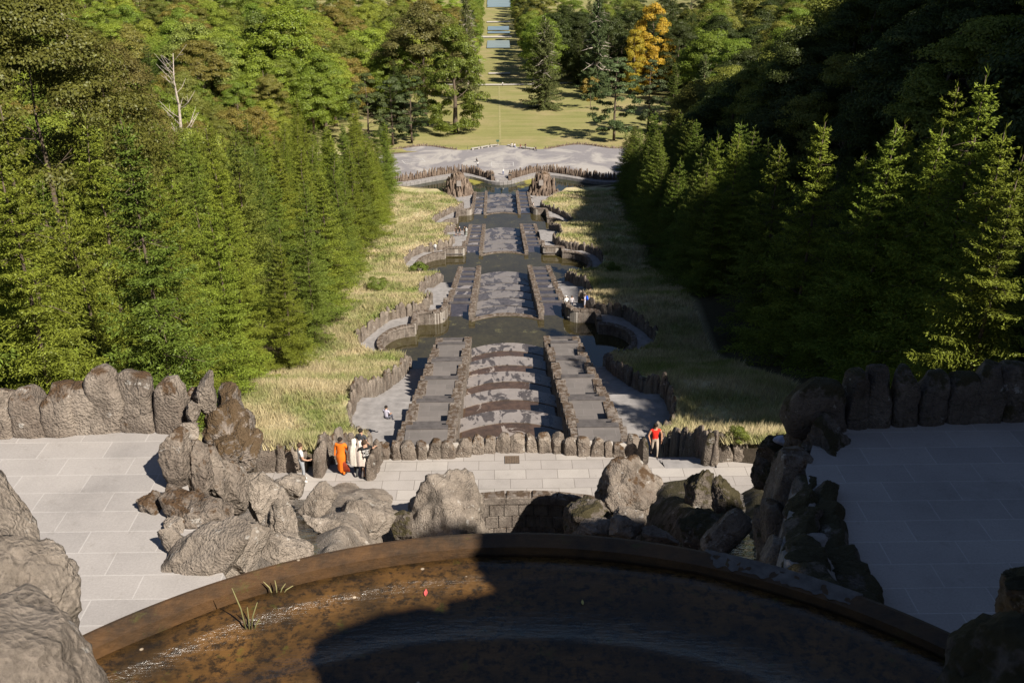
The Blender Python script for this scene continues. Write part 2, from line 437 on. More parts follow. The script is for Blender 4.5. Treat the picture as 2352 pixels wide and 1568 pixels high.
def build_ground():
    rows = list(np.arange(-60, 30, 6)) + list(np.arange(30, 240, 1.0)) + list(np.arange(240, 420, 6)) + list(np.arange(420, 1500, 40))
    offs = [0, .35, 1, 1.8, 2.8, 4, 5.5, 7.5, 10, 13, 17, 22, 28, 36, 46, 58, 74, 95, 125, 170, 240, 340, 480]
    V, n = [], None
    for Y in rows:
        if Y < 33.9: B, tz = 12.5, min(base(Y), -3.0) if Y > 12 else base(Y)
        elif Y <= 226: B, tz = Bf(Y), zpath(Y) - 3.6
        elif Y < 262: B, tz = 32.0, -52.0
        else: B, tz = 15.0, base(Y)
        row = []
        for s in reversed(offs):
            x = -(B + s); row.append((x, Y, ground(x, Y) + (noise.noise((x * .3, Y * .3, 1)) * .22 if 1 < s and Y < 240 else 0)))
        for k in range(7): row.append(((-1 + k / 3) * (B - .06), Y, tz))
        for s in offs:
            x = B + s; row.append((x, Y, ground(x, Y) + (noise.noise((x * .3, Y * .3, 1)) * .22 if 1 < s and Y < 240 else 0)))
        n = len(row); V += row
    F = []
    for i in range(len(rows) - 1):
        for k in range(n - 1): F.append((i * n + k, i * n + k + 1, (i + 1) * n + k + 1, (i + 1) * n + k))
    tag(link('ground', mesh_np('ground', V, F, MAT['ground'], True)), kind='structure')
build_ground()

# ------------------------------------------------------------------ masonry helpers
def resample(pts, step):
    pts = [Vector(p) for p in pts]
    out, acc = [pts[0]], 0.0
    L = [0]
    for a, b in zip(pts, pts[1:]): L.append(L[-1] + (b - a).length)
    n = max(1, round(L[-1] / step))
    res = []
    for i in range(n + 1):
        d = L[-1] * i / n
        k = max(j for j in range(len(L)) if L[j] <= d + 1e-9); k = min(k, len(pts) - 2)
        t = (d - L[k]) / max(L[k + 1] - L[k], 1e-9)
        res.append(pts[k].lerp(pts[k + 1], t))
    return res
def block_run(mb, pts, th, z0, z1, step=.62, gap=.018, jit=.012, mi=0):
    """blocks along a plan polyline; z0,z1 functions of (point)"""
    q = resample([(p[0], p[1], 0) for p in pts], step)
    for a, b in zip(q, q[1:]):
        d = (b - a).normalized(); nrm = Vector((-d.y, d.x, 0)) * (th / 2 + R.uniform(-jit, jit))
        a2, b2 = a + d * gap, b - d * gap
        za, zb = z1(a), z1(b)
        j = R.uniform(-jit, jit)
        bt = [a2 - nrm, b2 - nrm, b2 + nrm, a2 + nrm]
        e = .05
        k = [(p.x, p.y, z0(p)) for p in bt]
        m = [(p.x, p.y, (za if i in (0, 3) else zb) - e + j) for i, p in enumerate(bt)]
        nn = nrm * (1 - e * 1.6 / th)
        t2 = [a2 - nn + d * e * .8, b2 - nn - d * e * .8, b2 + nn - d * e * .8, a2 + nn + d * e * .8]
        t = [(p.x, p.y, (za if i in (0, 3) else zb) + j + R.uniform(-jit, jit)) for i, p in enumerate(t2)]
        f = [(0, 1, 5, 4), (1, 2, 6, 5), (2, 3, 7, 6), (3, 0, 4, 7), (4, 5, 9, 8), (5, 6, 10, 9), (6, 7, 11, 10), (7, 4, 8, 11), (8, 9, 10, 11)]
        mb.add(k + m + t, f, mi)
def pool_wall(label, pts, wl, h=1.2, th=.5, group='low masonry walls round the pond arms', parent=None, pos=None):
    r = empty('pool_wall', (pts[0][0], pts[0][1], wl))
    tag(r, label, 'wall', group)
    inv = Vector(r.location)
    sh = [(p[0] - inv.x, p[1] - inv.y) for p in pts]
    b = MB(); block_run(b, sh, th - .06, lambda p: -.8, lambda p: h - .22, .55, .03, .02)
    c = MB(); block_run(c, sh, th - .095, lambda p: -.8, lambda p: h - .26, .3, 0.0, 0.0)
    b.build('wall', MAT['block'], r); c.build('mortar', MAT['mortar'], r)
    k = MB(); block_run(k, sh, th + .06, lambda p: h - .215, lambda p: h, .8, .012, .02)
    k.build('coping', MAT['block'], r)
    return r

# stones: a few shared shapes, used again at different sizes
def stone_mesh(name, w, d, h, seed, sub=3, p=4.5, rough=.06, mat='tuff', lean=.0, base_w=1.0, top=1.0, zk=.6):
    U, F = ICO[sub]
    a = np.abs(U) + 1e-9
    r = (a[:, 0] ** p + a[:, 1] ** p + a[:, 2] ** (p * .8)) ** (-1 / p)
    V = U * r[:, None]
    V = np.clip(V, -1, 1)
    rr = random.Random(seed)
    for _ in range(5):
        n = np.array([rr.gauss(0, 1), rr.gauss(0, .6), abs(rr.gauss(0, 1)) + .1]); n /= np.linalg.norm(n)
        ov = np.maximum(V @ n - rr.uniform(.84, 1.08), 0); V = V - n[None, :] * ov[:, None]
    so = Vector((rr.uniform(0, 99), rr.uniform(0, 99), rr.uniform(0, 99)))
    sh = rr.uniform(-.25, .25)
    out = []
    for x, y, z in V:
        u = (z + 1) / 2
        wz = base_w + (top - base_w) * u
        px, py, pz = x * w / 2 * wz, y * d / 2 * (1.05 - .2 * u), u * h
        if z > .55: pz += x * sh * h * .16
        v = Vector((px, py, pz))
        n_ = noise.fractal(v * 1.3 / max(w, .3) + so, 1.0, 2.1, 4)
        n2 = noise.fractal(v * 4.5 / max(w, .3) + so, .8, 2.1, 3)
        dirv = Vector((x, y, z * .6)).normalized()
        q_ = (n_ * rough * 1.7 + n2 * rough * .7) * w
        v = v + Vector((dirv.x, dirv.y, dirv.z * zk)) * q_
        v.x += lean * u * h
        out.append(v[:])
    return mesh_np(name, out, F, MAT[mat], True)
STONES = [stone_mesh('stone', 1, .75, 1, 100 + i, 3, 6.0, .085, 'tuff', top=.94, zk=.35) for i in range(9)]
COLUMNS = [stone_mesh('stone', 1, 1, 1, 300 + i, 2, 3.6, .11, 'palisade', top=.8, zk=.35) for i in range(6)]
STONES_D = []
for m_ in STONES:
    c_ = m_.copy(); c_.materials[0] = MAT['tuff_dark']; STONES_D.append(c_)

def stone_row(name, label, cat, pts, hmin, hmax, wmin, wmax, zf, group=None, sink=.5, thick=.6, meshes=None, gapf=1.1, lean=0.12):
    """a wall of upright stones set side by side: each stone is a part of the wall"""
    pts = [Vector((p[0], p[1], 0)) for p in pts]
    o = empty(name, (pts[0].x, pts[0].y, zf(pts[0])))
    tag(o, label, cat, group)
    L = [0]
    for a, b in zip(pts, pts[1:]): L.append(L[-1] + (b - a).length)
    d, k = 0.0, 0
    ms = meshes or STONES
    n = 0
    while d < L[-1] - wmin * .3 and n < 98:
        w = min(R.uniform(wmin, wmax), L[-1] - d + .1)
        m = d + w / 2
        k = max(j for j in range(len(L)) if L[j] <= m + 1e-9); k = min(k, len(pts) - 2)
        t = (m - L[k]) / max(L[k + 1] - L[k], 1e-9)
        p = pts[k].lerp(pts[k + 1], t); dr = (pts[k + 1] - pts[k]).normalized()
        h = R.uniform(hmin, hmax)
        z = zf(p) - sink
        s = link('stone', ms[R.randrange(len(ms))], o)
        s.location = (p.x - o.location.x + R.uniform(-.04, .04), p.y - o.location.y + R.uniform(-.04, .04), z - o.location.z)
        s.rotation_euler = (R.uniform(-lean, lean) * .5, R.uniform(-lean, lean) * .6, math.atan2(dr.y, dr.x) + R.uniform(-.1, .1) + (math.pi if R.random() < .5 else 0))
        s.scale = (w * gapf, thick * R.uniform(.85, 1.2), h + sink)
        d += w; n += 1
    return o

# ------------------------------------------------------------------ the water staircase
HW, HO = 3.6, 6.2                 # centre lines of the inner and outer walls
TH = .56
def zline(k, y): return SECT[k]['z0'] + (y - SECT[k]['y0']) * SECT[k]['s']
SECT = [dict(y0=36.0, z0=-4.45, s=-.305, y1=83.7, lips=[37.2, 44.2, 51, 57.7, 64.3, 70.8, 77.6, 84.6], pond=P1, ord='uppermost'),
        dict(y0=94.6, z0=-21.15, s=-.272, y1=133.6, lips=[95.2, 101.4, 107.6, 113.8, 120.3, 127, 133.4], pond=P2, ord='second'),
        dict(y0=148.3, z0=-34.65, s=-.232, y1=184.2, lips=[148.9, 154.6, 160.4, 166.3, 172.3, 178.4, 184.2], pond=P3, ord='third'),
        dict(y0=200.4, z0=-45.65, s=-.152, y1=227, lips=[201, 207.4, 213.9, 220.5, 227], pond=PB, ord='lowest')]
SIDE = [[38, 42.6, 44.6, 49.4, 51.6, 56.3, 58.5, 63.4, 65.4, 70.3, 72.8, 78, 80, 82.6], None, None, None]
def side_lips(k):
    if SIDE[k]: return SIDE[k]
    y, out = SECT[k]['y0'] + .8, []
    while y < SECT[k]['y1'] - 1.6:
        y += 3.2 if len(out) % 2 == 0 else 1.9
        out.append(min(y, SECT[k]['y1'] - 1.0))
    return out
def lip_y(yc, x): return yc - 1.35 * (x / HW) ** 2
def section(k):
    S = SECT[k]
    o = empty('water_staircase', (0, S['y0'], S['z0']))
    tag(o, {0: 'nearest and steepest flight of the stone water staircase, just below the plaza parapet',
            1: 'second flight of the water staircase, between the first and second ponds',
            2: 'third flight of the water staircase, between the second and third ponds',
            3: 'lowest and flattest flight of the water staircase, ending at the lower basin'}[k], 'water staircase', 'flights of the water staircase')
    L = o.location
    xs = np.linspace(-HW, HW, 15)
    lips = S['lips']
    for i in range(len(lips) - 1):
        ya, yb = lips[i], lips[i + 1]
        z = zline(k, yb) - .22
        last = i == len(lips) - 2
        sillw = 1.55 if k == 0 else 1.9
        # bed
        b = MB(); V, F = [], []
        for r_ in range(5):
            t = r_ / 4
            for x in xs: V.append((x, lip_y(ya, x) * (1 - t) + (lip_y(yb, x) - sillw) * t - L.y, z - L.z))
        n = len(xs)
        for r_ in range(4):
            for c in range(n - 1): F.append((r_ * n + c, r_ * n + c + 1, (r_ + 1) * n + c + 1, (r_ + 1) * n + c))
        # riser behind (up to the tread above)
        zu = zline(k, ya) - .14
        base_i = len(V)
        for x in xs: V.append((x, lip_y(ya, x) - L.y, zu - L.z - .03))
        for x in xs: V.append((x, lip_y(ya, x) - L.y, z - L.z - .02))
        F2 = [(base_i + c, base_i + c + 1, base_i + n + c + 1, base_i + n + c) for c in range(n - 1)]
        b.add(V, F, 0); b.f += F2; b.m += [1] * len(F2)
        b.build('cascade_step', [MAT['bed'] if k == 0 else MAT['bed2'], MAT['riser']], o)
        # sill: slightly raised, arched
        s = MB(); V = []
        for t, dz in ((0, -.02), (0, .05), (1, .08), (1, -.04)):
            for x in xs: V.append((x, lip_y(yb, x) - sillw * (1 - t) + (.05 if t == 1 else 0) - L.y, z + dz - L.z))
        F = []
        for r_ in range(3):
            for c in range(n - 1): F.append((r_ * n + c, r_ * n + c + 1, (r_ + 1) * n + c + 1, (r_ + 1) * n + c))
        s.add(V, F)
        s.build('sill', MAT['sill'] if k == 0 else MAT['slab'], o)
    # end riser down to the pond
    e = MB(); V = [(x, lip_y(lips[-1], x) + .02 - L.y, zline(k, lips[-1]) - .14 - L.z) for x in xs] + [(x, lip_y(lips[-1], x) + .02 - L.y, S['pond'] - .5 - L.z) for x in xs]
    e.add(V, [(c, c + 1, len(xs) + c + 1, len(xs) + c) for c in range(len(xs) - 1)])
    e.build('end_riser', MAT['riser'], o)
    # top lip slab (weir from the pond above)
    if k > 0:
        w = MB(); V = []
        for y_, dz in ((-.55, -1.0), (-.55, .06), (.05, .06), (.05, -.4)):
            for x in xs: V.append((x, lip_y(lips[0], x) + y_ - L.y, S['z0'] + dz - L.z))
        F = []
        for r_ in range(3):
            for c in range(len(xs) - 1): F.append((r_ * len(xs) + c, r_ * len(xs) + c + 1, (r_ + 1) * len(xs) + c + 1, (r_ + 1) * len(xs) + c))
        w.add(V, F); w.build('weir', MAT['block'], o)
    # side flights
    sl_ = side_lips(k)
    for sg in (-1, 1):
        m = MB()
        y_prev = S['y0'] - .4
        zc = S['z0']
        for yl in sl_:
            z = zline(k, (y_prev + yl) / 2) + (.42 if k < 2 else .32)
            x0, x1 = sg * (HW + .1), sg * (HO - .1)
            xa, xb = min(x0, x1), max(x0, x1)
            m.hexa([(xa, y_prev - L.y, z - 3 - L.z), (xb, y_prev - L.y, z - 3 - L.z), (xb, yl - L.y, z - 3 - L.z), (xa, yl - L.y, z - 3 - L.z)],
                   [(xa, y_prev - L.y, z - L.z), (xb, y_prev - L.y, z - L.z), (xb, yl - L.y, z - .05 - L.z), (xa, yl - L.y, z - .05 - L.z)])
            # nosing strip, coloured dark to paint the shadow at the lip
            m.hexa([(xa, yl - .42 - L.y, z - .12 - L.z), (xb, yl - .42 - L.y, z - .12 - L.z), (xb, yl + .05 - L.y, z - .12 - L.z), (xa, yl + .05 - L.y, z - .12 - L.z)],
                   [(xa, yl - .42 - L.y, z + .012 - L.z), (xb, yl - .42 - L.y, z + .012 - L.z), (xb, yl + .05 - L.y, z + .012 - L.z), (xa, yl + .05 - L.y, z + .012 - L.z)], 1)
            y_prev = yl
        m.build('side_stair', [MAT['stair'] if k == 0 else MAT['wet_stair'], MAT['nosing_shadow']], o)
    # four walls of stepped blocks with coping
    for xc in (-HO, -HW, HW, HO):
        inner = abs(xc) < 5
        a = S['y0'] - .3 + (0 if k == 0 else (.9 if not inner else -.7))
        e_ = S['y1'] - 1.3 if inner else S['y1'] - 1.9
        body, cop = MB(), MB()
        y = a
        j = 0
        pit = 2.25 if k == 0 else 1.9
        while y < e_ - .3:
            yn = min(y + pit * (1.15 if j % 2 else .85), e_)
            zt = zline(k, yn) + (.98 if k < 2 else .8)
            if k > 0 and y == a: zt = max(zt, S['z0'] + .35)
            ln = yn - y
            body.box((xc, (y + yn) / 2 - L.y, zt - 4.2 - L.z), TH, ln - .02, 4.2 - .24, 0, 0, .012)
            nb = 2 if ln > 1.5 else 1
            for q in range(nb):
                l2 = ln / nb
                cop.box((xc, y + l2 * (q + .5) - L.y, zt - .235 - L.z), TH + .1 + R.uniform(-.03, .03), l2 - .03, .25 + R.uniform(-.02, .02), R.uniform(-.02, .02), 0, .02)
            y = yn; j += 1
        w = body.build('wall', MAT['block'], o)
        cop.build('coping', MAT['block'], w)
for k in range(4): section(k)

# the ponds
def pond(z, y0, y1, arms, mat='pond'):
    """flat water: rectangle plus two half-ellipse arms (cx, cy, rx, ry)"""
    V = [(-9.18, y0, z), (9.18, y0, z), (9.18, y1, z), (-9.18, y1, z)]
    F = [[0, 1, 2, 3]]
    cx, cy, rx, ry = arms
    for sg in (-1, 1):
        b = len(V)
        for i in range(25):
            t = -math.pi / 2 + math.pi * i / 24
            V.append((sg * (cx + rx * math.cos(t)), cy + ry * math.sin(t), z))
        f = list(range(b, b + 25))
        F.append(f if sg > 0 else f[::-1])
    me = bpy.data.meshes.new('pond_water'); me.from_pydata(V, [], F); me.materials.append(MAT[mat]); me.update()
    tag(link('pond_water', me), kind='structure')
ARMS = [(9.18, 86.7, 3.05, 3.4), (9.18, 141.3, 3.9, 4.6), (9.18, 190.8, 2.9, 3.2)]
PONDS = [(P1, 80.8, 94.7), (P2, 133.6, 148.6), (P3, 184.2, 201)]
SIDEN = {-1: 'left', 1: 'right'}
PN = ['first', 'second', 'third']
for i, ((z, y0, y1), A) in enumerate(zip(PONDS, ARMS)):
    pond(z, y0, y1, A)
    cx, cy, rx, ry = A
    for sg in (-1, 1):
        ring = [(sg * (cx + (rx + .1) * math.cos(t)), cy + (ry + .1) * math.sin(t)) for t in np.linspace(-math.pi / 2, math.pi / 2, 22)]
        ring = [(sg * 9.15, y0 + .2)] + ring
        ln = ('sunlit' if sg < 0 else 'shaded')
        pool_wall(f'{ln} curved masonry wall round the {SIDEN[sg]} arm of the {PN[i]} pond', ring, z)
        ye = cy + ry
        bast = [(sg * 9.3, ye + .35), (sg * 9.3, y1 - 1.9), (sg * 8.6, y1 - 1.75), (sg * 7.2, y1 - 1.75), (sg * 6.6, y1 - 1.3), (sg * 6.35, y1 - .5), (sg * 6.3, y1 + 1.6)]
        if i == 1: bast = [(sg * 9.3, ye + .35), (sg * 9.3, y1 - 1.2), (sg * 6.3, y1 - 1.1), (sg * 6.3, y1 + 1.4)]
        pool_wall(f'{ln} masonry bastion wall where the {SIDEN[sg]} path meets the {PN[i]} pond', bast, z, 1.45)
        near = [(sg * 9.1, y0 + .1), (sg * 6.3, y0 + .1)]
        pool_wall(f'short {ln} cross wall at the near {SIDEN[sg]} corner of the {PN[i]} pond', near, z, 1.0, .45)

# the side paths: stepped strips that follow zpath between the outer walls and the boundary
def side_path(sg):
    V, F = [], []
    y = 33.4
    rowpts = []
    while y < 226:
        sl = (zpath(y) - zpath(y + .6)) / .6
        st = .36 if sl > .3 else (.45 if sl > .12 else 1.0)
        rowpts.append((y, min(y + st, 226))); y += st
    for (a, b) in rowpts:
        z = zpath(b)
        zp = zpath(a)
        ponds = any(y0 - .2 < (a + b) / 2 < y1 - 1.3 for _, y0, y1 in PONDS)
        def lim(y):
            xo = Bf(y) + .25
            xi = 5.9 if a < 36.2 else HO + .1
            if ponds:
                for (zz, y0, y1), (cx, cy, rx, ry) in zip(PONDS, ARMS):
                    if y0 - .2 < (a + b) / 2 < y1 - 1.3:
                        xi = 9.2
                        u = (y - cy) / (ry + .35)
                        if abs(u) < 1: xi = cx + (rx + .2) * math.sqrt(1 - u * u)
            return xi, max(xo, xi)
        if ponds:
            z = zp = [zz for zz, y0, y1 in PONDS if y0 - .2 < (a + b) / 2 < y1 - 1.3][0] + .75
        (ia, oa), (ib, ob) = lim(a), lim(b)
        if oa <= ia + .05 and ob <= ib + .05: continue
        n = len(V)
        V += [(sg * ia, a, z), (sg * oa, a, z), (sg * ob, b, z), (sg * ib, b, z), (sg * ia, a, zp), (sg * oa, a, zp), (sg * ib, b, z - .5), (sg * ob, b, z - .5)]
        f = [(n, n + 1, n + 2, n + 3), (n + 4, n + 5, n + 1, n), (n + 3, n + 2, n + 7, n + 6)]
        F += f if sg > 0 else [q[::-1] for q in f]
    tag(link('path', mesh_np('path', V, F, MAT['path'])), kind='structure')
side_path(-1); side_path(1)

# stone walls that hold the grass back along both paths, in pieces that end where the boundary jogs
WP = [(33.6, 41.6), (41.7, 49.0), (49.1, 57.9), (58.1, 66.0), (66.2, 80.8), (81.1, 86.2), (86.6, 92.4), (92.5, 99.5), (99.7, 108.8), (109, 121), (121.3, 133.6), (134, 141.2),
      (141.6, 148.6), (148.8, 154.5), (154.7, 163.8), (164, 176), (176.2, 185.5), (185.8, 190.8), (191.2, 199), (199.2, 206.2), (206.5, 213.4), (213.6, 222)]
for sg in (-1, 1):
    tone = 'sunlit brown' if sg < 0 else 'shaded dark'
    for i, (a, b) in enumerate(WP):
        pts = [(sg * Bf(y), y) for y in np.arange(a, b, .5)] + [(sg * Bf(b), b)]
        # low kerb of stones on the near side of the pond arms, tall ones elsewhere
        low = i in (5, 11, 17)
        mid = (a + b) / 2
        for lo, hi, nm in ((33, 81, 'beside the nearest flight'), (81, 94, 'round the first pond'), (94, 134, 'beside the second flight'), (134, 149, 'round the second pond'),
                           (149, 185.6, 'beside the third flight'), (185.6, 200, 'round the third pond'), (200, 230, 'beside the lowest flight')):
            if lo <= mid < hi: where, k_ = nm, sum(1 for (c, d) in WP[:i] if lo <= (c + d) / 2 < hi)
        words = ['first', 'second', 'third', 'fourth', 'fifth', 'sixth']
        stone_row('stone_wall', f'{tone} upright stone wall {where}, {words[k_]} piece down the {SIDEN[sg]} path', 'stone wall', pts,
                  .5 if low else 1.05, .9 if low else 1.7, .42, .95, lambda p: zpath(p.y) if not any(y0 < p.y < y1 - 1.3 for _, y0, y1 in PONDS) else [z for z, y0, y1 in PONDS if y0 < p.y < y1 - 1.3][0] + .75,
                  'upright stone walls along the %s path' % SIDEN[sg], .5, .5)

# ------------------------------------------------------------------ terraces, plaza and the rocks below the viewpoint
def slab(name, poly, z, thick, mat, kind='structure'):
    n = len(poly)
    V = [(x, y, z) for x, y in poly] + [(x, y, z - thick) for x, y in poly]
    F = [tuple(range(n))] + [(i, i + n, (i + 1) % n + n, (i + 1) % n) for i in range(n)]
    me = bpy.data.meshes.new(name); me.from_pydata(V, [], F); me.materials.append(mat); me.materials.append(MAT['tuff']); me.polygons.foreach_set('material_index', [0] + [1] * n); me.update()
    bm = bmesh.new(); bm.from_mesh(me); bmesh.ops.recalc_face_normals(bm, faces=bm.faces); bm.to_mesh(me); bm.free()
    return tag(link(name, me), kind=kind)
ZT = 11.0
def xy(px, py, z):
    p = atz(px, py, z); return (p.x, p.y)
slab('terrace', [(-60, 17.9), xy(400, 985, ZT), xy(430, 1110, ZT), xy(470, 1240, ZT), xy(560, 1400, ZT), (-4.6, 6), (-60, 6)], ZT, 7, MAT['pave_left'])
slab('terrace', [(60, 19.5), (60, 6), (5.2, 6), xy(1990, 1400, ZT), xy(1870, 1170, ZT), xy(1850, 1080, ZT), xy(1880, 975, ZT), (12, 18.6)], ZT, 7, MAT['pave_left'])
# plaza: front edge bulges a little towards the staircase
fr = [(x, 34.2 + 1.25 * (1 - (x / 5.6) ** 2)) for x in np.linspace(5.6, -5.6, 9)]
slab('plaza', [(11.6, 34.15), (8.05, 34.15), (7.95, 33.4), (5.9, 33.4)] + fr + [(-5.9, 33.4), (-7.95, 33.4), (-8.05, 34.15), (-11.6, 34.15), (-11.6, 31.6), (-7.4, 31.6), (-5.4, 30.2), (-3.6, 30.6)] +
     [(x, 31.45 + .55 * (1 - (x / 3.4) ** 2)) for x in np.linspace(-3.4, 3.4, 9)] + [(3.6, 30.6), (5.4, 30.2), (7.4, 30.0), (11.6, 30.0)], 0, 2.6, MAT['pave_mid'])
# plaza retaining wall seen from the stairs
rw = MB()
block_run(rw, [(x, y - .1) for x, y in fr], .5, lambda p: -8.0, lambda p: -.35, 1.1)
tag(rw.build('retaining_wall', MAT['block']), 'tall masonry retaining wall under the plaza parapet, behind the top of the stairs', 'retaining wall')
# iron grating and little round cover in the plaza
g = empty('drain_grating', xy(1176, 1056, .0) + (.006,)); tag(g, 'rectangular rusty iron drain grating set in the pale plaza slabs', 'grating')
m = MB(); m.box((0, 0, 0), .6, .56, .012); m.build('pit', MAT['iron'], g)
m = MB()
for i in range(9): m.box((-.27 + i * .0675, 0, .012), .03, .54, .02)
for i in range(8): m.box((0, -.25 + i * .0715, .014), .58, .02, .016)
m.build('bars', m_plain('rusty_iron', (.14, .10, .07), .8), g)
m = MB(); m.tube([(0, 0, 0), (0, 0, .02)], .12, 20); c = m.build('manhole_cover', MAT['sign'], None, loc=xy(1156, 1130, 0) + (.004,))
tag(c, 'small round metal cover set in a plaza slab', 'cover')

# ---- boulders: a chopped, noise-worn rock
def boulder_mesh(seed, ext, chops=9, rough=.10, sub=4, p=2.5, mat='tuff_pale', flat=.86):
    U, F = ICO[sub]
    rr = random.Random(seed)
    a = np.abs(U) + 1e-9
    V = U * ((a ** p).sum(1) ** (-1 / p))[:, None]
    for _ in range(chops):
        n = np.array([rr.gauss(0, 1), rr.gauss(0, 1), rr.gauss(0, .8)]); n /= np.linalg.norm(n)
        off = rr.uniform(flat - .14, flat + .12)
        d = V @ n
        over = np.maximum(d - off, 0)
        V = V - n[None, :] * (over * .97)[:, None]
    so = Vector((rr.uniform(0, 99), rr.uniform(0, 99), rr.uniform(0, 99)))
    ext = np.array(ext); mean = float(ext.mean())
    W_ = V * ext
    out = []
    for w, u in zip(W_, U):
        v = Vector(w)
        q = noise.fractal(v * (.9 / mean) + so, 1.0, 2.0, 4) * rough * .9 + noise.fractal(v * (3.2 / mean) + so, .75, 2.1, 5) * rough * .75
        crease = abs(noise.noise(v * (1.3 / mean) + so * 2)); q -= max(0, .07 - crease) * rough * 9.0
        out.append((v + Vector(u) * q * mean)[:])
    return mesh_np('boulder', out, F, MAT[mat], True)
def boulder(x0, x1, y0, y1, d, label, tilt=0.0, deep=1.0, seed=0, mat='tuff_pale', name='boulder', cat='boulder', chops=18, rough=.10, p=3.2, grow=1.25, sub=5, flat=.78):
    """a rock that fills the pixel box x0..x1, y0..y1 at distance d; tilt turns its long axis"""
    cx, cy = (x0 + x1) / 2, (y0 + y1) / 2
    hw, hh = (x1 - x0) / 2 * d / FPX * grow, (y1 - y0) / 2 * d / FPX * grow
    ct, st = abs(math.cos(tilt)), abs(math.sin(tilt))
    if tilt and ct > st:      # undo the rotation so that the turned box still fits
        k = ct * ct - st * st
        if k > .2: hw, hh = max((hw * ct - hh * st) / k, hh * .5), max((hh * ct - hw * st) / k, hh * .35)
    me = boulder_mesh(seed, (hw, (hw + hh) / 2 * deep, hh), chops, rough, sub, p, mat, flat)
    o = link(name, me)
    r_ = _rt; f_ = Vector((0, 1, 0)); f_ = (f_ - r_ * f_.dot(r_)).normalized(); u_ = r_.cross(f_)
    view_up = _up
    # local z runs along the picture's up direction, tipped half-way towards the world's up
    zz = (view_up * .6 + Vector((0, 0, 1)) * .4).normalized(); yy = zz.cross(r_).normalized(); xx = yy.cross(zz)
    M = Matrix((xx, yy, zz)).transposed()
    o.matrix_world = Matrix.Translation(atd(cx, cy, d)) @ (M @ Matrix.Rotation(tilt, 3, 'Y')).to_4x4()
    tag(o, label, cat)
    return o
